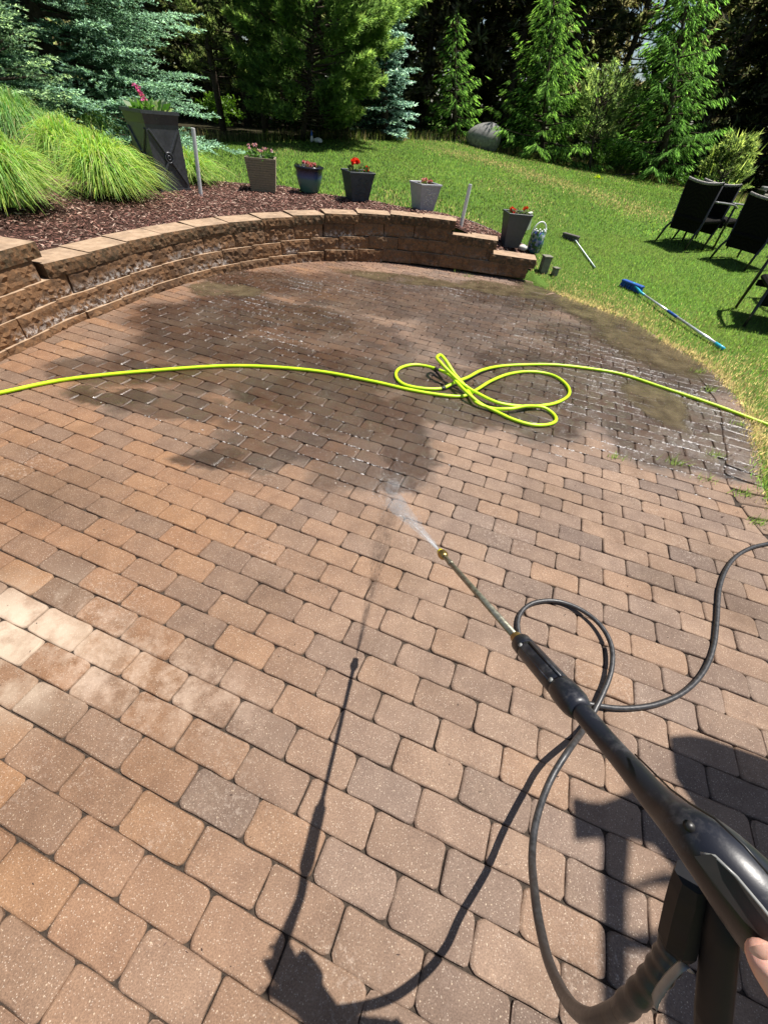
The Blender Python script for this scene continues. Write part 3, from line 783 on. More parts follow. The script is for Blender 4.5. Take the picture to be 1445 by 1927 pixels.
def sc3(n):
    j = rng.integers(30, len(edge_f) - 30, n); xy = edge_f[j] + rng.normal(0, .10, (n, 2)) - (edge_f[j] - inn[j]) * .3
    return xy[inpoly(xy[:, 0], xy[:, 1], patio_poly)]
V3, F3, c3 = chips(900, sc3, lambda x, y: np.full(x.shape, .006), .008, .028, [(.05, .03, .025), (.10, .06, .045), (.16, .10, .05)])
def sc4(n):
    xy = np.c_[rng.uniform(-2.8, 2.6, n), rng.uniform(-.2, 4.6, n)]
    return xy[inpoly(xy[:, 0], xy[:, 1], patio_poly)]
V4, F4, c4 = chips(420, sc4, lambda x, y: np.full(x.shape, .005), .004, .013, [(.05, .03, .025), (.10, .06, .045), (.035, .025, .02)])
V3 = np.r_[V3, V4]; F3 = np.r_[F3, F4 + len(V3) - len(V4)]; c3 = np.r_[c3, c4]
tag(link('mulch_debris', mesh('mulch_debris', np.r_[V1, V2, V3], np.r_[F1, F2 + len(V1), F3 + len(V1) + len(V2)], MAT['chips'], np.r_[c1, c2, c3])), 'bark crumbs washed over the wet pavers', 'debris', kind='stuff')

# ------------------------------------------------------------------ lawn grass
def blades(xy, hmin, hmax, w, colfn, lean=.45):
    n = len(xy); z = terr(xy[:, 0], xy[:, 1]) - .004
    c = np.c_[xy, z]; a = rng.uniform(0, 2 * math.pi, n)
    h = rng.uniform(hmin, hmax, n)[:, None]
    ln = np.c_[np.cos(a), np.sin(a)] * rng.uniform(0, lean, n)[:, None] * h
    b = rng.uniform(0, 2 * math.pi, n); s_ = np.c_[np.cos(b), np.sin(b), np.zeros(n)] * w[:, None] / 2
    t = c + np.c_[ln, h[:, 0]]
    V = np.stack([c - s_, c + s_, t], 1).reshape(-1, 3)
    F = (np.arange(n)[:, None] * 3 + [0, 1, 2])
    return V, F, np.repeat(colfn(xy), 3, 0)
edge_for_d = edge_f[::3]
def dist_edge(xy):
    return np.min(np.linalg.norm(xy[:, None, :] - edge_for_d[None], axis=2), axis=1)
def vnoise(xy, sc_, seed):
    r = np.random.default_rng(seed); k = r.normal(0, 1, (10, 2)) * sc_; ph = r.uniform(0, 6.28, 10)
    return np.sin(xy @ k.T + ph).sum(1) / 10
dry_line = [A(x, y, Yd)[:2] for x, y, Yd in [(850, 268, 16.5), (960, 296, 15.5), (1050, 318, 14), (1150, 345, 12.8), (1260, 378, 11.2)]]
dry_line = resample(np.array(dry_line), .4)
def grass_col(xy):
    n = len(xy)
    c = np.tile(np.array([[.175, .330, .055]]), (n, 1))
    k = (vnoise(xy, 1.6, 3) + rng.normal(0, .25, n))[:, None]
    c = c * (1 + .35 * k) * rng.uniform(.7, 1.35, (n, 1))
    c[:, 0] *= rng.uniform(.8, 1.35, n)
    d = dist_edge(xy)
    dry = np.exp(-(d / .62) ** 2) * np.clip(.75 + vnoise(xy, 2.5, 5) * 1.6, 0, .9)
    dl = np.min(np.linalg.norm(xy[:, None, :] - dry_line[None], axis=2), axis=1)
    dry = np.maximum(dry, np.exp(-(dl / .75) ** 2) * .6)
    far = np.clip((xy[:, 1] - 15) / 5, 0, 1) * .25
    dry = np.maximum(dry, far)
    dry = np.maximum(dry, np.clip(vnoise(xy, .9, 8) * 1.0 - .12, 0, .22))
    pick = rng.random(n) < dry
    straw = np.array([.66, .50, .24]) * rng.uniform(.6, 1.25, (n, 1))
    c[pick] = straw[pick]
    return np.clip(c, .004, .9)
def grass_nv(n): return np.repeat(nrm(np.c_[rng.normal(.12, .32, (n, 2)), np.ones(n)]), 3, 0)
wall_pts = np.array([wallat(a)[:2] for a in np.linspace(0, S_END, 90)])
def lawn_xy(n, x0, x1, y0, y1):
    x = rng.uniform(x0, x1, n); y = rng.uniform(y0, y1, n)
    k = ~inpoly(x, y, patio_poly) & ~inpoly(x, y, bed_poly)
    xy = np.c_[x, y][k]
    xy = xy[np.min(np.linalg.norm(xy[:, None] - wall_pts[None], axis=2), axis=1) > .30]
    u = np.array([proj((a, b, .2))[:2] if b > .3 else (9999, 0) for a, b in xy[:0]])
    cx = (xy[:, 0] * CW[0, 0] + xy[:, 1] * CW[1, 0] - 1.3 * CW[2, 0]); cz = xy[:, 1] * CW[1, 2] - 1.3 * CW[2, 2]
    px = 722.5 + CF * cx / cz
    return xy[(px > -60) & (px < 1520)]
def ml_limit(xy):
    fy = np.interp(xy[:, 0], [p[0] for p in fl], [p[1] for p in fl])
    return xy[xy[:, 1] < fy + .25]
n1 = lawn_xy(230000, 1.2, 7.5, 1.2, 9.2)
n1 = n1[rng.random(len(n1)) < np.clip(5.5 / np.maximum(np.linalg.norm(n1, axis=1), 1), .35, 1)]
n2 = ml_limit(lawn_xy(250000, -7, 12, 6.8, 20))
n2 = n2[~((n2[:, 0] > 1.2) & (n2[:, 0] < 7.5) & (n2[:, 1] < 9.2)) ]
V1, F1, c1 = blades(n1, .018, .042, rng.uniform(.005, .010, len(n1)), grass_col)
V2, F2, c2 = blades(n2, .022, .050, rng.uniform(.010, .020, len(n2)), grass_col)
tag(link('grass', mesh('grass', np.r_[V1, V2], np.r_[F1, F2 + len(V1)], MAT['grass'], np.r_[c1, c2], nv=grass_nv(len(n1) + len(n2)))), 'mown green lawn with straw coloured dry patches', 'grass', kind='stuff')
# taller rough grass at the far edge of the lawn
fr = resample(np.array([list(p) for p in fl]), .02)
xy = fr[rng.integers(0, len(fr), 9000)] + rng.normal(0, .28, (9000, 2))
def rough_col(q):
    n = len(q); c = np.tile(np.array([[.17, .24, .045]]), (n, 1)) * rng.uniform(.5, 1.4, (n, 1)); k = rng.random(n) < .35
    c[k] = np.array([.42, .36, .16]) * rng.uniform(.5, 1.2, (k.sum(), 1)); return c
V, F, cc = blades(xy, .08, .30, rng.uniform(.012, .026, len(xy)), rough_col, .35)
tag(link('rough_grass', mesh('rough_grass', V, F, MAT['grass'], cc, nv=grass_nv(len(xy)))), 'uncut seeding grass along the edge of the wood', 'grass', kind='stuff')

wd = []
for (x, y, n_) in [(1160, 862, 40), (1268, 872, 50), (1345, 858, 45), (1395, 930, 60), (1425, 985, 40), (1335, 735, 40), (930, 505, 60), (1000, 522, 50), (880, 520, 30), (1310, 700, 40), (1390, 800, 40), (1330, 905, 26), (860, 512, 30)]:
    c = P(x, y)[:2]; wd.append(c + rng.normal(0, 1, (n_, 2)) * [.035, .015])
wd = np.concatenate(wd); keep_t = terr
ej = rng.integers(10, len(edge_f) - 60, 5200); eo = np.where(rng.random(5200) < .5, rng.normal(0, .022, 5200), rng.normal(.03, .03, 5200))
exy = edge_f[ej] + (edge_f[ej] - inn[ej]) / .231 * eo[:, None] + rng.normal(0, .03, (5200, 2))
Vf, Ff, cf = blades(exy, .02, .055, rng.uniform(.004, .008, 5200), grass_col, .95); Vf[:, 2] = np.maximum(Vf[:, 2], .001)
tag(link('edge_grass', mesh('edge_grass', Vf, Ff, MAT['grass'], cf, nv=grass_nv(5200))), 'ragged grass fringe creeping over the patio border', 'grass', kind='stuff')
V, F, cc = blades(wd, .02, .07, rng.uniform(.003, .007, len(wd)), lambda q: np.array([.22, .32, .07]) * rng.uniform(.6, 1.3, (len(q), 1)), .9)
V[:, 2] -= np.repeat(terr(wd[:, 0], wd[:, 1]) - .0, 3)
tag(link('joint_weeds', mesh('joint_weeds', V, F, MAT['grass'], cc, nv=grass_nv(len(wd)))), 'small weeds sprouting in the paver joints', 'weeds', kind='stuff')

# ------------------------------------------------------------------ ornamental grass clumps
def clump(name, c, n, L, H_, lean, label, seed, wid=.0098, tone=(.165, .330, .045)):
    tone = (tone[0] * 1.35, tone[1] * 1.18, tone[2] * 1.7)
    r = np.random.default_rng(seed); z0 = th(c[0], c[1]) + .02; V = []; F = []; Cc = []
    seg = 8; t = np.linspace(0, 1, seg)
    for i in range(n):
        a = r.uniform(0, 2 * math.pi); ro = r.uniform(0, .16); b = np.array([ro * math.cos(a), ro * math.sin(a)])
        a2 = a + r.normal(0, .75); k = r.uniform(.0, 1.0) ** .7
        d = np.array([math.cos(a2), math.sin(a2)]) * k + np.array(lean) * r.uniform(.3, 1.1); dl = np.linalg.norm(d) + 1e-6
        out = L * dl * r.uniform(.5, 1.2); hh = H_ * (1.15 - .42 * min(dl, 1.2)) * r.uniform(.42, 1.25); tp = r.uniform(.48, .68) + .25 * (1 - min(dl, 1))
        px = b[0] + d[0] / dl * out * t ** 1.25; py = b[1] + d[1] / dl * out * t ** 1.25
        pz = hh * (1 - ((t - tp) / tp) ** 2); pz = np.where(t > tp, hh * (1 - .95 * ((t - tp) / .55) ** 2), pz); pz = np.maximum(pz, .012 + .02 * t)
        wv_ = r.normal(0, .05) * t ** 2; px = px - d[1] / dl * wv_; py = py + d[0] / dl * wv_
        side = np.array([-d[1] / dl, d[0] / dl, r.uniform(-.6, .6)])
        w = wid * (1 - t ** 2 * .92) * r.uniform(.7, 1.3)
        b0 = len(V); base = np.array(tone) * r.uniform(.6, 1.4); base[0] *= r.uniform(.8, 1.5)
        if r.random() < .06: base = np.array([.42, .36, .16])
        for q in range(seg):
            p = np.array([px[q], py[q], pz[q]]); V.append(p - side * w[q] / 2); V.append(p + side * w[q] / 2); Cc.append(base); Cc.append(base)
        for q in range(seg - 1): F.append((b0 + 2 * q, b0 + 2 * q + 1, b0 + 2 * q + 3, b0 + 2 * q + 2))
    o = link(name, mesh(name, V, np.array(F), MAT['leaf'], np.array(Cc)), None, (c[0], c[1], z0))
    return tag(o, label, 'ornamental grass', 'clumps of arching ornamental grass in the bed')
for k_, (px_, py_, n_, L_, H_, ln_, lb_, tn_) in enumerate([
    (20, 372, 2300, .48, .50, (.10, -.12), 'arching clump of grass at the left edge above the raised wall end', (.165, .330, .045)),
    (208, 350, 2600, .50, .50, (.25, -.20), 'bright clump of grass drooping in front of the tall black planter', (.180, .350, .045)),
    (140, 318, 2300, .50, .55, (.12, -.12), 'clump of grass in the middle of the planting, left of the planter clump', (.180, .350, .050)),
    (60, 290, 2200, .50, .66, (.10, -.05), 'tall upright clump of grass behind the left edge clump', (.130, .290, .060)),
    (185, 268, 1400, .46, .55, (.12, -.05), 'back clump of grass against the huge blue spruce', (.150, .310, .055)),
    (358, 332, 800, .42, .36, (.30, -.10), 'small clump of grass behind the thick leaning white stake', (.165, .330, .045))]):
    g_ = P(px_, py_, .6); clump('ornamental_grass', (g_[0], g_[1]), int(n_ * 1.35), L_ * 1.16, H_ * (.88 if py_ > 330 else .80), ln_, lb_, k_ + 1, tone=tn_)

# ------------------------------------------------------------------ trees
def leaf_quads(Aa, Bb, w, cols, r):
    n = len(Aa); d = nrm(Bb - Aa); q = r.normal(0, 1, (n, 3)); s_ = nrm(np.cross(d, q)) * w[:, None]
    m_ = Aa + (Bb - Aa) * .45
    V = np.stack([Aa, m_ + s_, Bb, m_ - s_], 1).reshape(-1, 3); F = np.arange(n * 4).reshape(-1, 4)
    return V, F, np.repeat(cols, 4, 0)
def branch_wood(mb, pts, r0, r1, seg=4):
    mb.tube(pts, np.linspace(r0, r1, len(pts)), seg, cap=False)
def spruce(name, base, top, R, seed, nb, label, pal, tip, style='blue', prof=None, tmin=.04, fl_=.085, fw=.017, dens=1.0, zcut=None, sun_side=None, flat=.3, group=None, azr=None):
    r = np.random.default_rng(seed); base = np.array(base, float); top = np.array(top, float); ax = top - base; H_ = np.linalg.norm(ax)
    prof = prof or (lambda t: (1 - t) ** .85)
    tree = thing(name, base, label, 'tree', group)
    wood = MB(); tw0 = []; twd = []; twl = []; tws = []; twh = []
    for i in range(nb):
        t = tmin + (1 - tmin) * (i + r.uniform(-.4, .4)) / nb; t = min(max(t, .01), .985)
        p0 = ax * t
        if zcut and p0[2] > zcut: continue
        L = R * prof(t) * (r.uniform(.84, 1.06) if style == 'blue' else r.uniform(.6, 1.2)) + .12; az = r.uniform(*(azr or (0, 2 * math.pi))) if azr else i * 2.39996 + r.normal(0, .25)
        h = np.array([math.cos(az), math.sin(az), 0])
        if style == 'blue': e = -.10 + .55 * t; cv_ = .18
        else: e = -.24 + .75 * t; cv_ = .30
        e += r.normal(0, .07)
        s = np.linspace(0, 1, 7)[:, None]
        pts = p0 + h * L * s + np.array([0, 0, 1]) * L * (e * s + (cv_ - .15) * s ** 2)
        if i % 2 == 0: branch_wood(wood, pts[:6], .012 + .010 * L, .004)
        m_ = int(L / .062 * dens) + 3
        ss = np.sort(r.uniform(.16, 1.0, m_)); ss[-1] = 1.0
        for q, sj in enumerate(ss):
            pj = p0 + h * L * sj + np.array([0, 0, 1]) * L * (e * sj + (cv_ - .15) * sj ** 2)
            side = -1 if q % 2 else 1; an = az + side * r.uniform(.7, 1.1) * (0 if sj == 1.0 else 1)
            dd = np.array([math.cos(an), math.sin(an), (r.uniform(-.20, .10) if style == 'blue' else r.uniform(-.75, -.10))])
            tw0.append(pj); twd.append(dd / np.linalg.norm(dd)); twl.append(max(.12, ((1 - sj) * (.44 if style == 'blue' else .32) * L + (.17 if style == 'blue' else .12)) * r.uniform(.7, 1.2))); tws.append(sj); twh.append(h)
    tw0 = np.array(tw0); twd = np.array(twd); twl = np.array(twl); tws = np.array(tws); twh = np.array(twh)
    cnt = np.maximum(3, (twl / ((.021 if style == 'blue' else .026) / dens)).astype(int)); rep = np.repeat(np.arange(len(tw0)), cnt); n = len(rep)
    f = r.uniform(.05, 1.0, n); p = tw0[rep] + twd[rep] * (twl[rep] * f)[:, None]
    side = nrm(np.cross(twd[rep], [0, 0, 1.0])) * np.where(r.random(n) < .5, 1, -1)[:, None]
    if style == 'blue': d = nrm(twd[rep] * .8 + side * r.uniform(.25, .9, n)[:, None] + np.array([0, 0, 1]) * r.normal(.10, flat, n)[:, None])
    else: d = nrm(twd[rep] * .55 + twh[rep] * .45 + side * r.uniform(-.1, .35, n)[:, None] + np.array([0, 0, -1]) * r.uniform(.05, .55, n)[:, None])
    ln = fl_ * r.uniform(.6, 1.3, n); print(name, 'fingers', n)
    c = np.array(pal)[r.integers(0, len(pal), n)] * r.uniform(.7, 1.2, (n, 1))
    out_ = np.clip(tws[rep] * .6 + f * .5, 0, 1); ist = (r.random(n) < out_ ** 3 * (.75 if style == 'blue' else .9))
    c[ist] = np.array(tip) * r.uniform(.75, 1.2, (ist.sum(), 1))
    V, F, cc = leaf_quads(p, p + d * ln[:, None], np.full(n, fw) * r.uniform(.7, 1.3, n), c, r)
    ho = p - ax * (p[:, 2:3] / ax[2]); ho[:, 2] = 0; nvv = nrm(nrm(ho) * .45 + d * .30 + np.array([.12, 0, .80]) + r.normal(0, .22, (n, 3)))
    o = link('crown', mesh('crown', V, F, MAT['needle'], cc, nv=np.repeat(nvv, 4, 0)), tree)
    tb = MB(); s = np.linspace(0, 1, 8)[:, None]; tb.tube(ax * s, np.linspace(.018 * H_ + .02, .008, 8), 8)
    tb.v += []; b = len(tb.v); tb.v += wood.v; tb.f += [tuple(i + b for i in f_) for f_ in wood.f]
    tb.obj('trunk', MAT['bark'], tree, smooth=True)
    return tree
def pine(name, base, top, R, seed, nb, label, pal, tip, prof=None, tmin=.12, tl=.15, nt=8, upsweep=.5, zcut=None, group=None, dens=1.0, cat='tree', bare=0, candle=0, tw=.008):
    r = np.random.default_rng(seed); base = np.array(base, float); top = np.array(top, float); ax = top - base; H_ = np.linalg.norm(ax)
    prof = prof or (lambda t: (1 - t) ** .7)
    tree = thing(name, base, label, cat, group)
    wood = MB(); T0 = []; TD = []; TO = []
    for i in range(nb):
        t = tmin + (1 - tmin) * (i + r.uniform(-.4, .4)) / nb; t = min(max(t, .02), .985); p0 = ax * t
        if zcut and p0[2] > zcut: continue
        L = R * prof(t) * r.uniform(.7, 1.15) + .10; az = i * 2.39996 + r.normal(0, .3); h = np.array([math.cos(az), math.sin(az), 0])
        e = -.05 + upsweep * t + r.normal(0, .08)
        pt = lambda s: p0 + h * L * s + np.array([0, 0, 1]) * L * (e * s + upsweep * .35 * s * s)
        branch_wood(wood, np.array([pt(s) for s in np.linspace(0, .95, 6)]), .010 + .009 * L, .004)
        m_ = int((L / .075) * dens * 1.5) + 4
        for q in range(m_):
            s = r.uniform(.28, 1.0) ** .8; an = az + r.uniform(-1, 1) * 1.1; off = r.uniform(0, .38) * L * (1.05 - s) + r.uniform(0, .12)
            dd = np.array([math.cos(an), math.sin(an), r.uniform(-.1, .6)]); T0.append(pt(s) + dd * off)
            td = dd + h * .5 + np.array([0, 0, upsweep * .8]); TD.append(td / np.linalg.norm(td)); TO.append(s)
    for q in range(int(10 * dens)): T0.append(ax * r.uniform(.9, 1.0)); TD.append(np.array([r.normal(0, .2), r.normal(0, .2), 1])); TO.append(1.0)
    T0 = np.array(T0); TD = nrm(np.array(TD)); TO = np.array(TO); k = len(T0)
    rep = np.repeat(np.arange(k), nt); n = len(rep)
    d = nrm(TD[rep] * 1.0 + r.normal(0, .42, (n, 3))); ln = tl * r.uniform(.6, 1.2, n)
    tc = np.array(pal)[r.integers(0, len(pal), k)] * r.uniform(.6, 1.3, (k, 1)); c = tc[rep] * r.uniform(.75, 1.25, (n, 1))
    ist = (r.random(k) < TO ** 3 * .4)[rep]; c[ist] = np.array(tip) * r.uniform(.7, 1.2, (ist.sum(), 1))
    p = T0[rep] + TD[rep] * r.uniform(-.05, .05, (n, 1))
    V, F, cc = leaf_quads(p, p + d * ln[:, None], np.full(n, tw) * r.uniform(.7, 1.4, n), c, r)
    nvv = nrm(TD[rep] * .6 + np.array([.1, 0, .65]) + r.normal(0, .25, (n, 3))); nvv = np.repeat(nvv, 4, 0)
    if candle:
        kk = r.choice(k, min(k, candle), replace=False); pa = T0[kk]; pb = pa + (TD[kk] * .5 + np.array([0, 0, 1.0])) * r.uniform(.10, .24, (len(kk), 1))
        V2, F2, c2 = leaf_quads(pa, pb, np.full(len(kk), .011), np.tile(np.array([tip]) * 1.1, (len(kk), 1)), r)
        F = np.r_[F, F2 + len(V)]; V = np.r_[V, V2]; cc = np.r_[cc, c2]; nvv = np.r_[nvv, np.repeat(nrm(r.normal(0, .5, (len(kk), 3)) + np.array([.5, -.3, .6])), 4, 0)]
    link('crown', mesh('crown', V, F, MAT['needle'], cc, nv=nvv), tree)
    tb = MB(); s = np.linspace(0, 1, 8)[:, None]; wob = np.c_[np.sin(s[:, 0] * 5 + seed), np.cos(s[:, 0] * 4 + seed), 0 * s[:, 0]] * .03
    tb.tube(ax * s + wob, np.linspace(.011 * H_ + .03, .008, 8), 8); b = len(tb.v); tb.v += wood.v; tb.f += [tuple(i + b for i in f_) for f_ in wood.f]
    tb.obj('trunk', MAT['bark'], tree, smooth=True)
    return tree
def ground(p): return np.array([p[0], p[1], th(p[0], p[1])])
def lean_top(b, top_px, Yd, height):
    T = A(*top_px, Yd); B = np.array(b); v = T - B; return B + v * (height / v[2])

BLUE = [(.090, .170, .112), (.118, .215, .145), (.065, .128, .082), (.145, .245, .175)]
bb = ground(A(150, 262, 10.9))
spruce('blue_spruce', bb, bb + np.array([-.35, 0, 8.5]), 3.5, 21, 370, 'huge blue spruce with layered silvery branches at the left behind the grasses', BLUE, (.27, .43, .33), 'blue', prof=lambda t: (1 - t) ** .8 * (.80 + .20 * math.sin(t * 70)), tmin=.012, fl_=.062, fw=.0090, zcut=4.3, dens=1.35)
b2 = ground(A(25, 262, 8.3))
spruce('blue_spruce', b2, b2 + np.array([.25, 0, 1.75]), 1.0, 22, 60, 'low pale green spruce at the left edge, in front of the huge blue one', [(.085, .145, .085), (.12, .20, .11), (.060, .11, .065)], (.32, .45, .24), 'blue', prof=lambda t: (1 - t ** 2.2), tmin=.05, fl_=.055, fw=.008, dens=1.35)
b3 = ground(A(727, 262, 18.2))
spruce('blue_spruce', b3, lean_top(b3, (713, 0), 18.2, 5.6), 1.12, 23, 135, 'slim silvery blue spruce at the middle of the wood edge', [(.085, .165, .145), (.12, .22, .20), (.055, .11, .09)], (.42, .60, .56), 'blue', prof=lambda t: min(1, (1 - t) * 1.35) * (.80 + .20 * math.sin(t * 55)), tmin=.02, fl_=.075, fw=.0125, zcut=4.6, dens=1.7)
NG = [(.065, .145, .028), (.090, .190, .038), (.045, .100, .020)]
b4 = ground(A(857, 262, 19.3))
spruce('young_spruce', b4, lean_top(b4, (857, 30), 19.3, 2.75), 1.45, 24, 58, 'small bright green spruce with a thin bare leader, left of the boulder', NG, (.26, .48, .085), 'norway', prof=lambda t: (1 - t) ** 1.25 * (.8 + .2 * math.sin(t * 30)), fl_=.15, fw=.0095, dens=1.2)
b5 = ground(A(1018, 300, 19.6))
spruce('norway_spruce', b5, lean_top(b5, (1042, -10), 19.6, 3.75), 2.1, 25, 84, 'bushy spruce with drooping light green tips, right of the boulder', NG, (.26, .46, .085), 'norway', prof=lambda t: (1 - t) ** .95 + .06, fl_=.17, fw=.010, dens=1.15, tmin=.02)
b6 = ground(A(1238, 345, 18.9))
spruce('norway_spruce', b6, lean_top(b6, (1300, -60), 18.9, 5.0), 2.5, 26, 110, 'large spruce with sweeping drooping boughs behind the patio chairs', NG, (.20, .40, .08), 'norway', prof=lambda t: (1 - t) ** .85 * (.85 + .2 * math.sin(t * 37)), fl_=.17, fw=.010, dens=1.1, zcut=4.9, tmin=.02)
PG = [(.150, .250, .070), (.190, .300, .085), (.105, .185, .055)]
b7 = ground(A(570, 268, 15.6))
pine('white_pine', b7, lean_top(b7, (600, -60), 15.6, 4.3), 2.4, 31, 150, 'broad soft white pine at the lawn edge, nearest of the three pines', PG, (.28, .40, .10), prof=lambda t: min(1, .55 + 1.1 * t) if t < .42 else (1.02 - (t - .42) / .9), tmin=.08, tl=.14, nt=11, upsweep=.45, dens=4.2, zcut=3.9, tw=.0065)
b8 = ground(A(500, 266, 17.2))
pine('white_pine', b8, b8 + np.array([0, 0, 7.0]), 1.7, 32, 90, 'dark pine with a bare lower trunk, middle of the three pines', [(.080, .125, .040), (.105, .155, .052), (.115, .140, .055)], (.20, .27, .08), prof=lambda t: .9 - .4 * t, tmin=.13, tl=.16, nt=8, upsweep=.35, zcut=4.5, dens=1.5, tw=.011)
b9 = ground(A(422, 265, 17.0))
pine('white_pine', b9, b9 + np.array([-.2, 0, 7.5]), 1.7, 33, 95, 'dark pine behind the right side of the huge blue spruce', [(.090, .130, .042), (.115, .160, .055), (.135, .150, .062)], (.22, .28, .09), prof=lambda t: .95 - .4 * t, tmin=.16, tl=.16, nt=8, upsweep=.35, zcut=4.7, dens=1.5, tw=.011)
b10 = ground(A(1108, 316, 19.0))
pine('young_pine', b10, lean_top(b10, (1135, 165), 19.0, 1.95), .85, 34, 42, 'young pine with upright pale shoots between the two spruces', [(.15, .23, .08), (.18, .26, .09)], (.42, .52, .17), prof=lambda t: (.75 + .4 * t) if t < .6 else 1.0 - (t - .6) * 1.2, tmin=.3, tl=.13, nt=7, upsweep=.9, dens=1.6, candle=150, tw=.010)
b11 = ground(A(1353, 352, 16.8))
pine('young_pine', b11, lean_top(b11, (1400, 240), 16.8, 1.25), .62, 35, 44, 'small yellow green pine with long upright shoots behind the chairs', [(.13, .19, .055), (.17, .23, .07), (.09, .14, .045)], (.40, .48, .14), prof=lambda t: (1 - t) ** .45, tmin=.03, tl=.12, nt=7, upsweep=.8, dens=2.2, candle=190, tw=.010)

# a bright broadleaf sapling between pine and blue spruce
def leafy(name, c, rad3, n, size, pal, label, cat, seed, trunk_h=0.0, group=None, kind=None, drop=.0, mat='leaf'):
    r = np.random.default_rng(seed); k = max(6, n // 60)
    cl = r.normal(0, .42, (k, 3)) * rad3; cid = r.integers(0, k, n)
    p = cl[cid] + r.normal(0, .13, (n, 3)) * rad3 + np.array([0, 0, rad3[2] + trunk_h]); p[:, 2] = np.maximum(p[:, 2], .02)
    d = nrm(r.normal(0, 1, (n, 3)) + np.array([0, 0, -.2])); ln = size * r.uniform(.6, 1.3, n)
    cc = np.array(pal)[r.integers(0, len(pal), n)] * r.uniform(.65, 1.3, (n, 1))
    V, F, c2 = leaf_quads(p, p + d * ln[:, None], ln * .33, cc, r)
    b = np.array([c[0], c[1], c[2] if len(c) > 2 else th(c[0], c[1])])
    if trunk_h or kind is None:
        t = thing(name, b, label, cat, group); link('foliage', mesh('foliage', V, F, MAT[mat], c2), t)
        mb = MB(); mb.tube([(0, 0, -.05), (.02, 0, (trunk_h + rad3[2]) * .5), (0, .02, trunk_h + rad3[2])], [.03 + trunk_h * .01, .02, .006], 6)
        for q in range(5): mb.tube([(0, 0, (trunk_h + rad3[2]) * .3), tuple(cl[q] * .7 + np.array([0, 0, rad3[2] + trunk_h]))], [.012, .004], 4)
        mb.obj('stem', MAT['bark'], t); return t
    o = link(name, mesh(name, V, F, MAT[mat], c2), None, b); return tag(o, label, cat, group, kind)
p = A(655, 262, 19.5); leafy('broadleaf_sapling', p[:2], np.array([.8, .8, 2.0]), 5200, .10, [(.16, .30, .03), (.22, .36, .04), (.10, .22, .02)], 'bright yellow green broadleaf sapling between the pine and the slim blue spruce', 'tree', 41, 1.2)
p = A(420, 250, 18.5); leafy('understory_shrub', p[:2], np.array([.8, .5, .5]), 1600, .09, [(.12, .22, .03), (.08, .16, .02)], 'bright green shrub beside the trunks at the left wood edge', 'shrub', 42)
p = A(1145, 315, 19.6); leafy('understory_shrub', p[:2], np.array([.9, .5, .42]), 2200, .08, [(.08, .17, .03), (.12, .22, .05), (.05, .11, .02)], 'low leafy shrub at the foot of the young pine', 'shrub', 43)
p = A(1010, 255, 20.6); leafy('understory_shrub', p[:2], np.array([.9, .5, .45]), 1500, .08, [(.05, .11, .02), (.08, .15, .03)], 'dim leafy shrub behind the boulder and bushy spruce', 'shrub', 44)
p = A(1290, 350, 18.0); leafy('understory_shrub', p[:2], np.array([.5, .3, .22]), 700, .07, [(.10, .22, .03), (.07, .15, .02)], 'low bright plants under the large spruce', 'shrub', 45)

# background wood
tall = []
BP = [(.090, .115, .050), (.130, .140, .062), (.175, .155, .085), (.070, .092, .042)]
blist = [(-16, 24, 0), (-12.5, 22.5, 1), (-9.5, 23.8, 2), (-7.2, 21.5, 0), (-4.6, 23.0, 1), (-2.6, 22.0, 2), (-.4, 23.2, 0), (1.0, 22.2, 1), (2.9, 22.4, 2), (4.9, 23.0, 0), (7.3, 24.0, 1), (10.9, 23.2, 2), (12.8, 21.8, 0), (15.5, 23.5, 1), (18.5, 21.5, 2), (21.5, 22.5, 0), (-14.5, 27, 2), (-10.5, 27.5, 0), (-6, 27, 1), (-2, 27.5, 2), (2.5, 27.5, 0), (6.0, 28.0, 1), (12.0, 27.5, 2), (15, 27, 0), (20, 27, 1), (14.3, 21.0, 2), (17.3, 20.4, 1), (20.5, 19.4, 0), (-13.5, 19.0, 1), (-17.5, 19.5, 2)]
looks = ['with olive needles', 'with thin dead lower limbs', 'with dark green needles']
protos = []
for v in range(3):
    protos.append(pine('tall_pine', (0, 0, 0), (.2 * (v - 1), 0, 12.5), 2.1, 60 + v, 120, 'x', BP if v != 1 else [(.170, .148, .085), (.205, .175, .100), (.115, .118, .056)], (.20, .22, .10), prof=lambda t: .55 + .6 * math.sin(min(1, t * 1.5) * 3.1) * .7, tmin=.05, tl=.30, nt=7, upsweep=.15, dens=.62, tw=.030))
def where(px, py):
    return px
for i, (x, y, v) in enumerate(blist):
    pr_ = protos[v]
    if i in (0, 1, 2) and False: pass
    o = bpy.data.objects.new('tall_pine', None); C.objects.link(o); o.location = (x, y, th(x, y) - .05); o.rotation_euler = (0, 0, i * 1.7); sc_ = .9 + .2 * ((i * 37) % 10) / 10; o.scale = (sc_, sc_, sc_)
    tag(o, 'tall dark woodland pine in the shade behind the lawn', 'tree', 'tall dark pines of the wood behind the garden')
    for ch in list(pr_.children):
        c2 = ch.copy(); C.objects.link(c2); c2.parent = o
for pr_ in protos:
    for ch in list(pr_.children): bpy.data.objects.remove(ch)
    bpy.data.objects.remove(pr_)
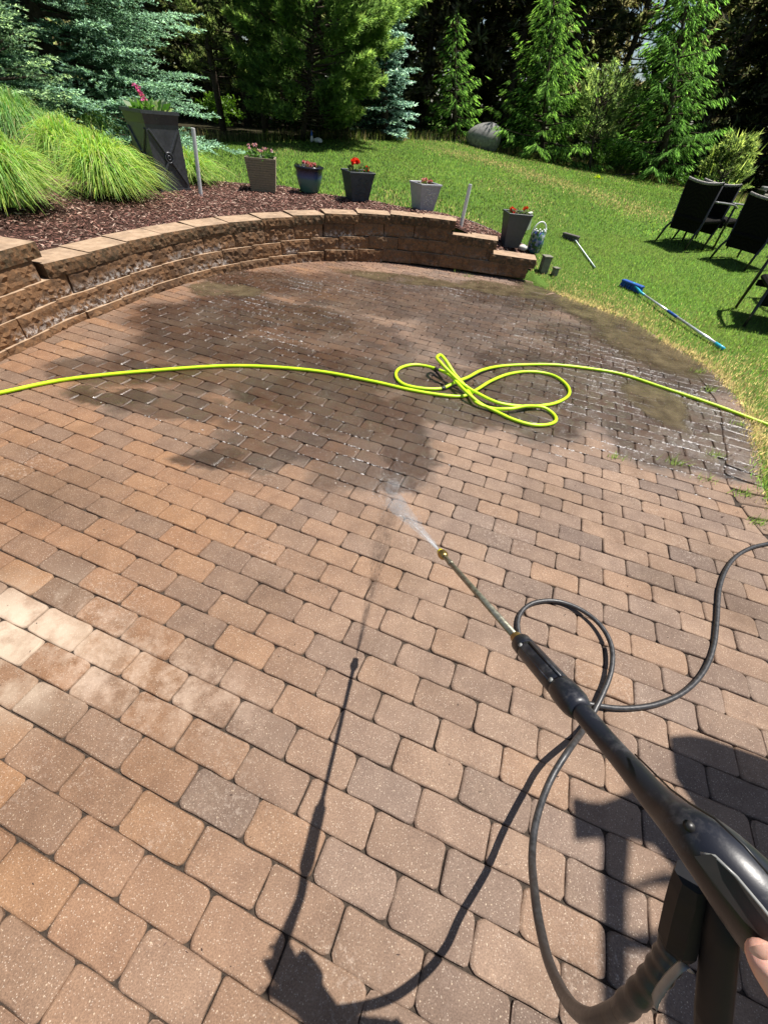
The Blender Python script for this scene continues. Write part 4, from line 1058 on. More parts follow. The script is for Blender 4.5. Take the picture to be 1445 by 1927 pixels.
# far mass of the wood and its canopy
def mass(name, n, x0, x1, y0, y1, z0, z1, size, pal, label, seed, gap=None):
    r = np.random.default_rng(seed); p = np.c_[r.uniform(x0, x1, n), r.uniform(y0, y1, n), r.uniform(z0, z1, n)]
    if gap is not None: p = p[~gap(p)]
    n = len(p); d = nrm(r.normal(0, 1, (n, 3)) * [1, 1, .6]); ln = size * r.uniform(.5, 1.4, n)
    cc = np.array(pal)[r.integers(0, len(pal), n)] * r.uniform(.5, 1.4, (n, 1))
    V, F, c2 = leaf_quads(p, p + d * ln[:, None], ln * .36, cc, r)
    tag(link(name, mesh(name, V, F, MAT['needle_far'], c2)), label, 'wood', kind='stuff')
def skygap(p):
    # a thin place in the wood, up to the right of the middle
    a = (p[:, 0] / p[:, 1]); e = (p[:, 2] - CH) / p[:, 1]
    g0 = A(1225, 60, 30); a0 = g0[0] / 30; e0 = (g0[2] - CH) / 30
    return (np.abs((a - a0) / .050) ** 2 + np.abs((e - e0) / .060) ** 2 < 1) & (np.random.default_rng(5).random(len(p)) < .93)
mass('distant_woods', 70000, -34, 40, 28.5, 38, -.5, 9, .42, [(.080, .098, .046), (.115, .120, .066), (.055, .068, .036)], 'dark mass of conifers filling the far wood', 71, skygap)
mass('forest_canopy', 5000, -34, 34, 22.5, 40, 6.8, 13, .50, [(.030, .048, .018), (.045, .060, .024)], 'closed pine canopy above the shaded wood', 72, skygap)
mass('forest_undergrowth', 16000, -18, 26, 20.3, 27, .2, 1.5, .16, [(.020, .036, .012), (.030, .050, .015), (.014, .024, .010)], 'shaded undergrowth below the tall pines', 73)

# boulder
def rock(name, c, d, seed, mat, label, cat, rz=0.0, sub=3):
    import bmesh
    bm = bmesh.new(); bmesh.ops.create_icosphere(bm, subdivisions=sub, radius=1); r = np.random.default_rng(seed); k = r.normal(0, 1.6, (6, 3)); ph = r.uniform(0, 6, 6)
    for v_ in bm.verts:
        q = np.array(v_.co)
        for kk in range(5):
            pn = nrm(k[kk]); ex = max(0, q @ pn - (.72 + .04 * kk)); q = q - pn * ex * .85
        f = 1 + .07 * np.sin(k @ q + ph).sum() / 2; v_.co = Vector((q[0] * d[0] * f, q[1] * d[1] * f, q[2] * d[2] * f))
    me = bpy.data.meshes.new(name); bm.to_mesh(me); bm.free(); me.materials.append(mat)
    for p_ in me.polygons: p_.use_smooth = True
    return tag(link(name, me, None, c, rz), label, cat)
rb = ground(A(908, 276, 18.9))
rock('boulder', (rb[0], rb[1], rb[2] + .22), (.58, .46, .44), 6, MAT['rock'], 'grey rounded boulder at the far edge of the lawn', 'boulder')

# ------------------------------------------------------------------ pots and planters
def frustum(mb, w0, w1, h, z0=0.0, seg=1, wall_t=.018, y0=None, y1=None):
    y0 = y0 or w0; y1 = y1 or w1
    V = []
    for w, y, z in ((w0, y0, z0), (w1, y1, z0 + h), (w1 - wall_t, y1 - wall_t, z0 + h), (w1 - wall_t - .01, y1 - wall_t - .01, z0 + h - .05)):
        for sx, sy in ((-1, -1), (1, -1), (1, 1), (-1, 1)): V.append((sx * w, sy * y, z))
    F = [(3, 2, 1, 0)]
    for l in range(3):
        for i in range(4): F.append((l * 4 + i, l * 4 + (i + 1) % 4, l * 4 + 4 + (i + 1) % 4, l * 4 + 4 + i))
    F.append((12, 13, 14, 15)); mb.add(V, F)
def soil_part(t, w, z):
    MB().box((0, 0, z), (2 * w, 2 * w, .02)).obj('soil', MAT['soil'], t)
def flowers(pt, n, R, z, pal_f, size, leaves=110, lsize=.06, pal_l=((.05, .12, .03), (.08, .17, .04)), stem=.08, seed=1, label=None, name='flowering_plant', pos=None, spread=None):
    r = np.random.default_rng(seed); loc = (pt[0], pt[1], pt[2] + z)
    t = thing(name, loc, label, 'plant', None)
    n_l = leaves; a = r.uniform(0, 6.28, n_l); ro = np.sqrt(r.random(n_l)) * R
    p = np.c_[ro * np.cos(a), ro * np.sin(a), r.uniform(0, stem * .7, n_l)]; d = nrm(np.c_[np.cos(a), np.sin(a), r.uniform(.2, 1.4, n_l)] + r.normal(0, .3, (n_l, 3)))
    V, F, cc = leaf_quads(p, p + d * (lsize * r.uniform(.6, 1.3, n_l))[:, None], np.full(n_l, lsize * .28), np.array(pal_l)[r.integers(0, len(pal_l), n_l)] * r.uniform(.6, 1.3, (n_l, 1)), r)
    link('leaves', mesh('leaves', V, F, MAT['leaf'], cc), t)
    for i in range(n):
        if pos: x, y, zz = pos[i]
        else:
            aa = r.uniform(0, 6.28); rr = math.sqrt(r.random()) * R * .9; x, y, zz = rr * math.cos(aa), rr * math.sin(aa), stem * r.uniform(.7, 1.25)
        m_ = 26; d = nrm(r.normal(0, 1, (m_, 3)) + np.array([0, 0, .5])); V, F, cc = leaf_quads(np.zeros((m_, 3)), d * (size * r.uniform(.7, 1.1, m_))[:, None], np.full(m_, size * .42), np.array(pal_f)[r.integers(0, len(pal_f), m_)] * r.uniform(.75, 1.2, (m_, 1)), r)
        link('blossom', mesh('blossom', V, F, MAT['petal'], cc), t, (x, y, zz))
    return t
# tall black planter with crossed mouldings
pb = P(317, 359, .5); pb[2] = th(pb[0], pb[1]) + .02
rzp = math.atan2(pb[1], pb[0]) - math.pi / 2 + rad(29)
tp = thing('tall_planter', pb, 'tall tapered black planter with crossed mouldings and a round boss', 'planter', None, rzp)
mb = MB(); w0, w1, w2, hp = .205, .215, .244, .76
V = []
prof_ = [(w0 + .012, 0), (w0 + .012, .03), (w0, .03), (w1, .64), (w2 - .01, .73), (w2, .73), (w2, .76), (w2 - .03, .76), (w2 - .04, .71)]
for w, z in prof_:
    for sx, sy in ((-1, -1), (1, -1), (1, 1), (-1, 1)): V.append((sx * w, sy * w, z))
F = [(3, 2, 1, 0)]
for l in range(len(prof_) - 1):
    for i in range(4): F.append((l * 4 + i, l * 4 + (i + 1) % 4, l * 4 + 4 + (i + 1) % 4, l * 4 + 4 + i))
F.append(tuple(range(len(prof_) * 4 - 4, len(prof_) * 4))); mb.add(V, F); mb.obj('planter_body', MAT['charcoal'], tp)
def face_pt(u, z, side):     # u -1..1 on a face
    w = w0 + (w1 - w0) * (z - .03) / .61; x = u * w; y = -w - .004
    R = Matrix.Rotation(side * math.pi / 2, 3, 'Z'); return np.array(R @ Vector((x, y, z)))
for side in (0, -1):
    for ua, ub in ((-1, 1), (1, -1)):
        for (s0, s1) in ((.02, .44), (.56, .98)):
            a_ = face_pt(ua * (1 - 2 * s0) * .92, .61 - s0 * .55, side); b_ = face_pt(ua * (1 - 2 * s1) * .92, .61 - s1 * .55, side)
            MB().tube([a_, b_], .015, 6).obj('moulding', MAT['charcoal'], tp)
    c_ = face_pt(0, .335, side); R = Matrix.Rotation(side * math.pi / 2, 3, 'Z') @ Matrix.Rotation(math.pi / 2, 3, 'X')
    mb = MB()
    for rr, tr in ((.050, .013), (.020, .013)):
        pts = [np.array(R @ Vector((rr * math.cos(a), rr * math.sin(a), 0))) + c_ for a in np.linspace(0, 2 * math.pi, 25)]
        mb.tube(pts, tr, 6, cap=False)
    mb.obj('boss', MAT['charcoal'], tp, smooth=True)
tb_ = P(322, 359, .5)
fl_t = flowers(pb, 0, .17, .72, [(.7, .12, .35)], .03, 150, .11, ((.07, .17, .03), (.12, .25, .05), (.35, .40, .28)), .09, 5, 'leafy plants with one pink flower spike in the tall black planter', 'flowering_plant')
r = np.random.default_rng(9); pa = np.c_[r.normal(0, .012, 60), r.normal(0, .012, 60), np.linspace(.10, .24, 60)]; pa[:, 0] -= np.linspace(0.02, .10, 60)
V, F, cc = leaf_quads(pa, pa + nrm(r.normal(0, 1, (60, 3))) * .035, np.full(60, .012), np.tile([[.75, .13, .38]], (60, 1)) * r.uniform(.7, 1.2, (60, 1)), r)
link('flower_spike', mesh('flower_spike', V, F, MAT['petal'], cc), fl_t)

def onbed(px, py, z0):
    p = P(px, py, z0); 
    for _ in range(4): p = P(px, py, th(p[0], p[1]) + .03)
    return p
# tan ribbed pot
p = onbed(497, 357, .5); t = thing('flower_pot', p, 'tan ribbed square pot with small pink and white flowers', 'flower pot', 'row of flower pots along the bed', rad(14))
mb = MB(); nr = 14; w0, w1, hh = .165, .205, .37
for i in range(nr):
    za = hh * i / nr; zb = hh * (i + .72) / nr; zc_ = hh * (i + 1) / nr
    wa = w0 + (w1 - w0) * i / nr; wb = w0 + (w1 - w0) * (i + 1) / nr
    V = []
    for w, z in ((wa + .006, za), (wb + .006, zb), (wb - .003, zb), (wb - .003, zc_)):
        for sx, sy in ((-1, -1), (1, -1), (1, 1), (-1, 1)): V.append((sx * w, sy * w, z))
    F = [(l * 4 + k, l * 4 + (k + 1) % 4, l * 4 + 4 + (k + 1) % 4, l * 4 + 4 + k) for l in range(3) for k in range(4)]
    mb.add(V, F)
mb.obj('ribbed_side', MAT['tan_pot'], t); mb = MB()
for k in range(4):
    R = Matrix.Rotation(k * math.pi / 2, 3, 'Z'); mb.box(tuple(R @ Vector((0, -w1 + .010, hh - .01))), (2 * w1 + .006, .03, .02), R)
mb.obj('rim', MAT['tan_pot'], t); soil_part(t, .18, hh - .05)
flowers(p, 9, .20, .33, [(.78, .42, .55), (.80, .62, .66), (.6, .25, .4)], .026, 90, .06, stem=.13, seed=11, label='small pink and white flowers in the tan ribbed pot')
# teal glazed pot
p = onbed(583, 362, .5); t = thing('flower_pot', p, 'round blue and green glazed pot with pink begonias', 'flower pot', 'row of flower pots along the bed')
mb = MB(); mb.lathe([(.115, 0), (.14, .03), (.17, .12), (.19, .20), (.192, .25), (.20, .27), (.213, .285), (.213, .305), (.19, .31), (.18, .27)], seg=32); mb.obj('glazed_body', MAT['teal'], t, smooth=True)
MB().lathe([(.185, .262), (.18, .268)], seg=20).obj('soil', MAT['soil'], t)
flowers(p, 10, .15, .28, [(.70, .22, .27), (.75, .35, .38), (.55, .14, .2)], .034, 60, .05, ((.08, .10, .05), (.10, .06, .05)), .05, 12, 'pink begonias in the round glazed pot')
def sqpot(px, py, z0, w0, w1, hh, mat, label, rz, grp='row of flower pots along the bed'):
    p = onbed(px, py, z0); t = thing('flower_pot', p, label, 'flower pot', grp, rz); mb = MB(); frustum(mb, w0, w1, hh, wall_t=.016); mb.obj('pot_body', mat, t)
    mb = MB()
    for k in range(4):
        R = Matrix.Rotation(k * math.pi / 2, 3, 'Z'); mb.box(tuple(R @ Vector((0, -w1 - .001, hh - .008))), (2 * w1 + .012, .012, .022), R, .003)
    mb.obj('rim', mat, t); soil_part(t, w1 - .03, hh - .045); return p, t
p, t = sqpot(672, 376, .52, .125, .185, .33, MAT['dark_slate'], 'dark slate square pot with red flowers', rad(30))
mb = MB(); r = random.Random(4)
for i in range(34):                       # raised scribble relief on the sunny face
    u = r.uniform(-.085, .085); z = r.uniform(.06, .27); w = .125 + .06 * z / .33; mb.box((u, -w - .003, z), (r.uniform(.012, .04), .006, .005), Matrix.Rotation(r.uniform(-.5, .5), 3, 'Y'))
tag(mb.obj('relief', MAT['dark_slate'], t), kind='stuff')
flowers(p, 3, .13, .31, [(.72, .03, .02), (.80, .06, .03)], .052, 70, .06, ((.05, .09, .03), (.10, .12, .04)), .08, 13, 'red begonias in the dark slate pot', pos=[(-.07, -.02, .11), (-.02, .03, .12), (.12, .05, .04)])
p, t = sqpot(795, 393, .55, .115, .165, .30, MAT['pale_pot'], 'pale grey square pot with a raised script panel', rad(33))
mb = MB(); r = random.Random(8)
for i in range(46):
    u = r.uniform(-.08, .08); z = r.uniform(.05, .25); w = .115 + .05 * z / .30; mb.box((u, -w - .003, z), (r.uniform(.010, .032), .006, .0045), Matrix.Rotation(r.uniform(-.6, .6), 3, 'Y'))
tag(mb.obj('relief', MAT['white_stone'], t), kind='stuff')
flowers(p, 5, .09, .27, [(.62, .22, .26), (.70, .32, .35)], .034, 40, .045, ((.10, .12, .05),), .05, 14, 'small pink flowers in the pale grey pot')
p, t = sqpot(958, 462, .27, .11, .165, .40, MAT['grey_pot'], 'dark grey square pot with a red flower near the wall steps', rad(8))
flowers(p, 3, .12, .37, [(.80, .04, .02), (.70, .12, .06)], .045, 70, .055, ((.05, .09, .03), (.16, .18, .14)), .06, 15, 'red geranium in the dark grey pot', pos=[(.09, -.02, .08), (-.09, .0, .05), (-.05, .03, .03)])

# garden ornaments beside the dark grey pot
p = onbed(985, 435, .27); t = MB(); t.box((0, 0, .13), (.19, .045, .25), Matrix.Rotation(rad(-10), 3, 'Y'), .01); tag(t.obj('cream_tile', MAT['cream'], None, p, rz=rad(35)), 'cream ceramic slab leaning behind the dark grey pot', 'ornament')
p = onbed(983, 470, .25); rock('white_stone', (p[0], p[1], p[2] + .03), (.075, .055, .042), 5, MAT['white_stone'], 'small smooth white stone beside the dark grey pot', 'stone', sub=2)
p = onbed(1003, 474, .22); lt = thing('garden_lantern', p, 'patterned glass lantern with a white beaded hoop handle', 'lantern', None, rad(20))
mb = MB(); mb.lathe([(.085, 0), (.10, .02), (.11, .12), (.10, .22), (.07, .26), (.06, .265)], seg=12); mb.obj('glass_body', MAT['mosaic'], lt, smooth=True)
MB().tube([(.115 * math.cos(a), 0, .22 + .155 * math.sin(a)) for a in np.linspace(0, math.pi, 17)], .009, 6).obj('hoop_handle', MAT['white_wire'], lt, smooth=True)
for i in range(9):
    a = i / 8 * math.pi; mb = MB(); mb.lathe([(.004, -.012), (.013, -.004), (.013, .004), (.004, .012)], (.09 * math.cos(a), -.05 * math.sin(a) - .01, .27 + .02 * (i % 2)), 8); mb.obj('bead', MAT['white_wire'], lt, smooth=True)
def post(px, py, z0, w, h, label, rz, mat=MAT['old_wood']):
    p = P(px, py, z0); t = thing('garden_post', p, label, 'post', None, rz)
    MB().box((0, 0, h / 2), (w, w, h), None, .006).obj('post_body', mat, t); MB().box((0, 0, h + .008), (w + .02, w + .02, .018), None, .004).obj('post_cap', mat, t)
post(1018, 520, .0, .105, .25, 'square weathered post at the end of the wall, taller one', rad(10))
post(1040, 524, .0, .065, .13, 'short square weathered post beside the taller one', rad(25), MAT['white_stone'] if False else MAT['old_wood'])

# leaning plastic stakes
def stake(bpx, bz, tpx, h, label):
    b = onbed(bpx[0], bpx[1], bz); T = A(tpx[0], tpx[1], b[1]); v = T - b
    mb = MB(); mb.tube([(-v[0] * .1, -v[1] * .1, -v[2] * .1), tuple(v)], .024, 12); tag(mb.obj('stake', MAT['white_pvc'], None, b, smooth=False), label, 'stake')
stake((378, 366), .5, (363, 240), .75, 'thick white plastic stake leaning beside the tall black planter')
stake((867, 425), .4, (885, 346), .5, 'thin white plastic stake standing in the mulch by the pale grey pot')

# ------------------------------------------------------------------ brushes on the lawn
def brush(hp, pole0, pole1, tz, label, head_mat, pole_mat, blue):
    h0 = P(hp[0][0], hp[0][1], tz[0] + .06); h1 = P(hp[1][0], hp[1][1], tz[0] + .06)
    h0[2] = th(h0[0], h0[1]) + .06; h1[2] = th(h1[0], h1[1]) + .06
    c = (h0 + h1) / 2; t = thing('push_broom', c, label, 'broom')
    d = h1 - h0; L = np.linalg.norm(d); d /= L; a = math.atan2(d[1], d[0]); R = Matrix.Rotation(a, 3, 'Z')
    MB().box((0, 0, .015), (L, .075, .028), R, .006).obj('head', head_mat, t)
    mb = MB(); rr = random.Random(3)
    for i in range(int(L / .016)):
        for j in range(4):
            q = R @ Vector((-L / 2 + .01 + i * .016, -.027 + j * .018, 0)); tip_ = (q.x + rr.uniform(-.02, .02), q.y + rr.uniform(-.02, .02), -.055); mb.tube([tuple(q), tip_], [.007, .010], 4)
    mb.obj('bristles', head_mat, t)
    p0 = P(*pole0, tz[1]); p1 = P(*pole1, tz[2]); p0[2] = th(p0[0], p0[1]) + .042; p1[2] = th(p1[0], p1[1]) + .022
    p0 -= c; p1 -= c
    if blue:
        f = lambda s: p0 + (p1 - p0) * s
        MB().tube([(0, 0, .02), f(0), f(.06)], [.018, .015, .014], 8).obj('socket', MAT['cyan'], t, smooth=True)
        MB().tube([f(.05), f(.40)], .0125, 10).obj('pole', pole_mat, t, smooth=True); MB().tube([f(.38), f(.50)], .016, 10).obj('grip_sleeve', MAT['blue'], t, smooth=True)
        MB().tube([f(.50), f(.93)], .0145, 10).obj('pole', pole_mat, t, smooth=True); MB().tube([f(.92), f(1.0)], .018, 10).obj('end_grip', MAT['cyan'], t, smooth=True)
    else:
        MB().tube([(0, 0, .02), p0, p1], .0115, 8).obj('pole', pole_mat, t, smooth=True)
brush(((1172, 529), (1208, 543)), (1203, 555), (1356, 664), (.07, .07, .0), 'blue brush broom with a long white and blue pole lying on the lawn', MAT['blue'], MAT['aluminium'], True)
brush(((1060, 441), (1088, 449)), (1077, 453), (1117, 508), (.2, .2, .1), 'grey brush broom with a thin metal pole sunk in the grass near the lantern', MAT['brush_grey'], MAT['pole_grey'], False)

# ------------------------------------------------------------------ patio chairs
def chair(loc, rz, label):
    t = thing('patio_chair', loc, label, 'chair', 'dark woven patio chairs on the lawn', rz)
    hw = .33
    def back_pt(u, v):    # u -1..1 across, v 0..1 up the back, concave top and sides
        z = .21 + v * (.68 - .035 * (1 - u * u)); x = u * hw * (.86 + .14 * v); y = .12 - .07 * v + .03 * (1 - u * u) * (1) - .0
        return (x, y, z)
    V = []; F = []; nu, nv = 10, 10
    for side in (0, 1):
        for j in range(nv + 1):
            for i in range(nu + 1):
                x, y, z = back_pt(-1 + 2 * i / nu, j / nv); V.append((x, y + side * .03, z))
    n0 = (nu + 1) * (nv + 1)
    for j in range(nv):
        for i in range(nu):
            a = j * (nu + 1) + i; F.append((a, a + 1, a + nu + 2, a + nu + 1)); F.append((n0 + a, n0 + a + nu + 1, n0 + a + nu + 2, n0 + a + 1))
    for i in range(nu): F.append((i, n0 + i, n0 + i + 1, i + 1)); a = nv * (nu + 1) + i; F.append((a, a + 1, n0 + a + 1, n0 + a))
    for j in range(nv): a = j * (nu + 1); F.append((a, a + nu + 1, n0 + a + nu + 1, n0 + a)); a += nu; F.append((a, n0 + a, n0 + a + nu + 1, a + nu + 1))
    o = link('backrest', mesh('backrest', V, F, MAT['wicker'], smooth=False), t)
    mb = MB(); mb.tube([(x, y + .015, z) for x, y, z in [back_pt(u, 1) for u in np.linspace(-1, 1, 13)]], .017, 8); mb.obj('top_rail', MAT['wicker'], t, smooth=True)
    mb = MB()
    for u in np.linspace(-.98, .98, 44):
        x, y, z = back_pt(u, 1); a = np.linspace(0, 2 * math.pi, 9); mb.tube([(x, y + .015 + .0185 * math.cos(q), z + .0185 * math.sin(q)) for q in a], .0042, 4, cap=False)
    mb.obj('rail_highlight_strands', MAT['rail_highlight'], t, smooth=True)
    MB().box((0, .36, .40), (.60, .54, .06), Matrix.Rotation(rad(3), 3, 'X'), .02).obj('seat', MAT['wicker'], t)
    MB().box((0, .62, .345), (.60, .03, .07), None, .01).obj('seat_apron', MAT['wicker'], t)
    for sx in (-1, 1):
        MB().tube([(sx * hw * .98, -.01, 0), (sx * hw * .93, .06, .22), (sx * hw * .88, .125, .30), (sx * hw * .99, .07, .86)], [.016, .019, .019, .016], 8).obj('leg', MAT['frame_black'], t, smooth=True)
        MB().tube([(sx * hw * 1.0, .66, 0), (sx * hw * 1.0, .63, .40), (sx * hw * 1.02, .60, .60)], [.016, .019, .017], 8).obj('leg', MAT['frame_black'], t, smooth=True)
        pts = catmull([(sx * hw * 1.0, .10, .66), (sx * hw * 1.08, .30, .655), (sx * hw * 1.08, .52, .64), (sx * hw * 1.04, .64, .60)], 4)
        MB().tube(pts, .030, 8, squash=.45, up=(1, 0, 0)).obj('armrest', MAT['arm_grey'], t, smooth=True)
    return t
def chair_at(px, py, z, rz, label, corner='l', base=None):
    p = P(px, py, z)
    for _ in range(5): p = P(px, py, th(p[0], p[1]) + .01)
    off = Matrix.Rotation(rz, 3, 'Z') @ Vector(((-.33 if corner == 'l' else .33), -.01, 0))
    loc = (p[0] - off.x, p[1] - off.y, p[2])
    if base is None: return chair(loc, rz, label)
    t = bpy.data.objects.new('patio_chair', None); C.objects.link(t); t.location = loc; t.rotation_euler = (0, 0, rz); tag(t, label, 'chair', 'dark woven patio chairs on the lawn')
    for ch in list(base.children):
        c2 = ch.copy(); C.objects.link(c2); c2.parent = t
    return t
RZ = rad(-77)
chA = chair_at(1233, 452, .25, rad(-66), 'dark woven patio chair seen from behind, leftmost on the lawn')
chair_at(1400, 510, .25, rad(-66), 'dark woven patio chair seen from behind, right of the leftmost pair', 'r', chA)
chair_at(1321, 470, .25, rad(-62), 'dark woven patio chair mostly hidden behind the leftmost chair', 'r', chA)
chair_at(1398, 614, .05, rad(-20), 'nearest dark patio chair, only a front leg at the photo edge', 'l', chA)
chair_at(1440, 552, .15, rad(170), 'dark patio chair with a pale armrest at the right photo edge', 'r', chA)

# far right: small solar post lamp and low cart at the wood edge
p = ground(A(1412, 392, 15.8)); lp = thing('garden_lamp', p, 'small grey post lamp beyond the chairs', 'lamp')
MB().tube([(0, 0, 0), (.05, 0, .42)], .022, 8).obj('lamp_post', MAT['frame_black'], lp); MB().box((.06, 0, .47), (.16, .14, .09), None, .02).obj('lamp_head', MAT['arm_grey'], lp)
p = ground(A(1438, 396, 15.6)); fp = thing('firewood_rack', p, 'low dark rack behind the chairs at the right edge', 'rack')
MB().box((0, 0, .22), (.85, .35, .30), None, .02).obj('stack', MAT['old_wood'], fp)
for sx in (-1, 1): MB().box((sx * .40, 0, .22), (.05, .36, .46), None, .01).obj('rack_end', MAT['frame_black'], fp)
p = ground(A(592, 270, 15.2)); rock('pale_stone', (p[0] + .1, p[1], p[2] + .04), (.14, .10, .07), 8, MAT['white_stone'], 'pale stone at the foot of the nearest pine', 'stone', sub=2)
go = thing('garden_gnome', (p[0] - .08, p[1], p[2]), 'tiny garden figure with a blue pointed hat beside the pale stone', 'ornament')
MB().lathe([(.03, 0), (.045, .04), (.035, .11), (.02, .13)], seg=10).obj('figure_body', MAT['white_stone'], go); MB().lathe([(.030, .13), (.024, .18), (.006, .25)], seg=10).obj('hat', MAT['blue'], go)
p = ground(A(1122, 332, 16.3)); leafy('yellow_weed', p, np.array([.25, .1, .03]), 60, .07, [(.55, .60, .03), (.40, .50, .03)], 'patch of yellow flowering weeds in the far lawn', 'plant', 81)

# ------------------------------------------------------------------ green hose
HZ = .0135
gh = [(-160, 772, 0), (0, 739, 0), (130, 713, 0), (300, 696, 0), (450, 688, 0), (590, 697, 0), (700, 717, 0), (770, 733, 0), (830, 743, 0), (872, 745, 0), (897, 733, .01), (925, 716, .01), (960, 703, .0), (1000, 699, 0), (1040, 706, 0), (1066, 724, 0), (1070, 743, 0), (1046, 758, 0), (1010, 764, 0.0), (975, 764, .01), (935, 757, .02), (895, 738, .03), (870, 722, .05), (846, 700, .09), (829, 682, .125), (822, 673, .135), (829, 668, .135), (840, 680, .12), (855, 703, .07), (873, 724, .035), (885, 742, .02), (897, 758, .015), (925, 768, .005), (960, 769, .02), (990, 764, .025), (1020, 766, .012), (1040, 778, 0), (1046, 791, 0), (1030, 799, 0), (1000, 799, 0), (965, 789, 0), (935, 775, .0), (905, 760, .015), (880, 740, .045), (862, 722, .05), (845, 705, .05), (815, 692, .0), (780, 686, 0), (752, 693, 0), (745, 707, 0), (758, 722, 0), (790, 730, 0), (830, 731, 0), (856, 719, .02), (880, 710, .02), (905, 697, .02), (940, 689, 0), (990, 686, 0), (1040, 686, 0), (1100, 692, 0), (1170, 704, 0), (1250, 730, 0), (1340, 760, 0), (1445, 799, -.0), (1560, 840, .0)]
pts = [P(x, y, z + HZ) for x, y, z in gh]
path = catmull(pts, 8)
mb = MB(); mb.tube(path, .0125, 10); ho = mb.obj('garden_hose', MAT['green_hose'], None, (0, 0, 0), smooth=True)
tag(ho, 'lime green garden hose looped on the wet pavers', 'hose')
for (x, y, z, z1) in [(833, 731, 0, 0), (822, 696, 0, 0)]:
    q = P(x, y, HZ); i = int(np.argmin(np.linalg.norm(path - q, axis=1))); mb = MB(); mb.tube(path[i - 1:i + 2], .0132, 10); mb.obj('scuff_mark', MAT['black_hose'], ho, smooth=True)

# ------------------------------------------------------------------ pressure washer gun and hose
tip = np.array([.182, .747, .607]); g1_ = np.array([.251, .317, .914]); 
ax_ = nrm(g1_ - tip)
gun = thing('pressure_washer_gun', D(1400, 1700, .30), 'black pressure washer gun with a long metal lance and yellow nozzle', 'pressure washer gun')
GO = np.array(gun.location)
def gpart(name, pts, rr, mat, seg=16, squash=None, smooth=True, up=None, cap=True):
    mb = MB(); mb.tube(np.asarray(pts) - GO, rr, seg, cap, squash, up); return mb.obj(name, mat, gun, smooth=smooth)
def along(d): return tip + ax_ * d
dep = lambda p: proj(p)[2]
gpart('nozzle', [along(-.012), along(-.010), along(.006), along(.010)], [.007, .0105, .0115, .009], MAT['yellow_plastic'], 12)
gpart('nozzle_collar', [along(.008), along(.012), along(.026), along(.034), along(.040)], [.012, .0145, .0145, .011, .009], MAT['brass'], 12)
Lg = np.linalg.norm(g1_ - tip)
gpart('lance', [along(.034), along(Lg - .01)], [.0068, .0068], MAT['lance_steel'], 12)
gpart('lance_joint', [along(.085), along(.089), along(.105), along(.109)], [.0068, .0082, .0082, .0068], MAT['lance_steel'], 12)
gpart('lance_ring', [along(Lg - .028), along(Lg - .004)], [.0100, .0100], MAT['brass'], 12)
gpart('grip_front', [along(Lg - .012), along(Lg - .008), along(Lg + .012), along(Lg + .016)], [.0135, .0165, .0168, .0150], MAT['black_plastic'], 20)
g_len = .150
gpart('grip_sleeve', [along(Lg + .014), along(Lg + .018), along(Lg + .10), along(Lg + g_len - .028)], [.0160, .0170, .0172, .0172], MAT['black_plastic'], 20)
vw = nrm(np.array([0, 0, CH]) - along(Lg + .06)); fr_ = nrm(np.cross(ax_, vw)); nn_ = nrm(np.cross(fr_, ax_))
for s_, (a0, a1) in ((.0055, (.022, .112)), (-.0100, (.022, .112))):
    gpart('grip_rib', [along(Lg + a0) + fr_ * s_ + nn_ * .0145, along(Lg + a1) + fr_ * s_ + nn_ * .0145], .0022, MAT['black_plastic'], 6)
for a0 in (.016, .108):
    q = along(Lg + a0) + fr_ * .003 + nn_ * .0168; gpart('screw', [q - nn_ * .002, q + nn_ * .0010], .0034, MAT['arm_grey'], 10)
bulb = [along(Lg + g_len - d) for d in (.040, .034, .020, .006, -.003, -.008)]
gpart('grip_collar', bulb, [.0172, .0186, .0192, .0186, .0160, .0135], MAT['black_plastic'], 20)
# barrel and pistol body follow the photo outline: centre pixel, half width in pixels, depth
e0 = along(Lg + g_len); d0 = dep(e0); px0 = proj(e0)
bpts = [(px0[0], px0[1], 21, d0), (1145, 1400, 23, .440), (1190, 1452, 27, .398), (1230, 1500, 32, .366), (1262, 1533, 38, .345), (1290, 1558, 48, .330), (1320, 1585, 60, .318), (1355, 1620, 70, .308), (1400, 1672, 80, .298), (1450, 1735, 86, .290), (1510, 1810, 88, .283), (1570, 1890, 84, .278), (1640, 1990, 78, .274), (1700, 2090, 60, .270)]
cp = catmull([np.array([*D(x, y, d), w * d / CF * .88]) for x, y, w, d in bpts], 5)
vw2 = nrm(np.array([0, 0, CH]) - D(1400, 1680, .37))
gpart('body', cp[:, :3], cp[:, 3], MAT['black_plastic'], 24, squash=1.0, up=vw2)
def facep(px, py, d): return D(px, py, d) - GO
def plate(name, outline, d_fn, th_, mat, bev=0):
    V = [facep(x, y, d_fn(x, y)) for x, y in outline]; c = np.mean(V, 0); V2 = [v + (np.array(facep(*outline[i], d_fn(*outline[i]) + th_)) - v) for i, v in enumerate(V)]
    n = len(V); mb = MB(); mb.add(V + V2, [tuple(range(n))[::-1], tuple(range(n, 2 * n))] + [(i, (i + 1) % n, n + (i + 1) % n, n + i) for i in range(n)]); o = mb.obj(name, mat, gun)
    return o
dfn = lambda x, y: .3285 - (x - 1350) * .00008
plate('side_plate', [(1306, 1612), (1338, 1608), (1372, 1632), (1420, 1688), (1470, 1750), (1480, 1780), (1440, 1772), (1400, 1735), (1345, 1668)], lambda x, y: .2845 - (x - 1306) * .00014, .03, MAT['dusty_plastic'])
gpart('plate_edge', [D(1318, 1607, .285), D(1345, 1612, .280), D(1385, 1650, .272), D(1432, 1706, .265), D(1475, 1760, .259)], .0012, MAT['arm_grey'], 6)
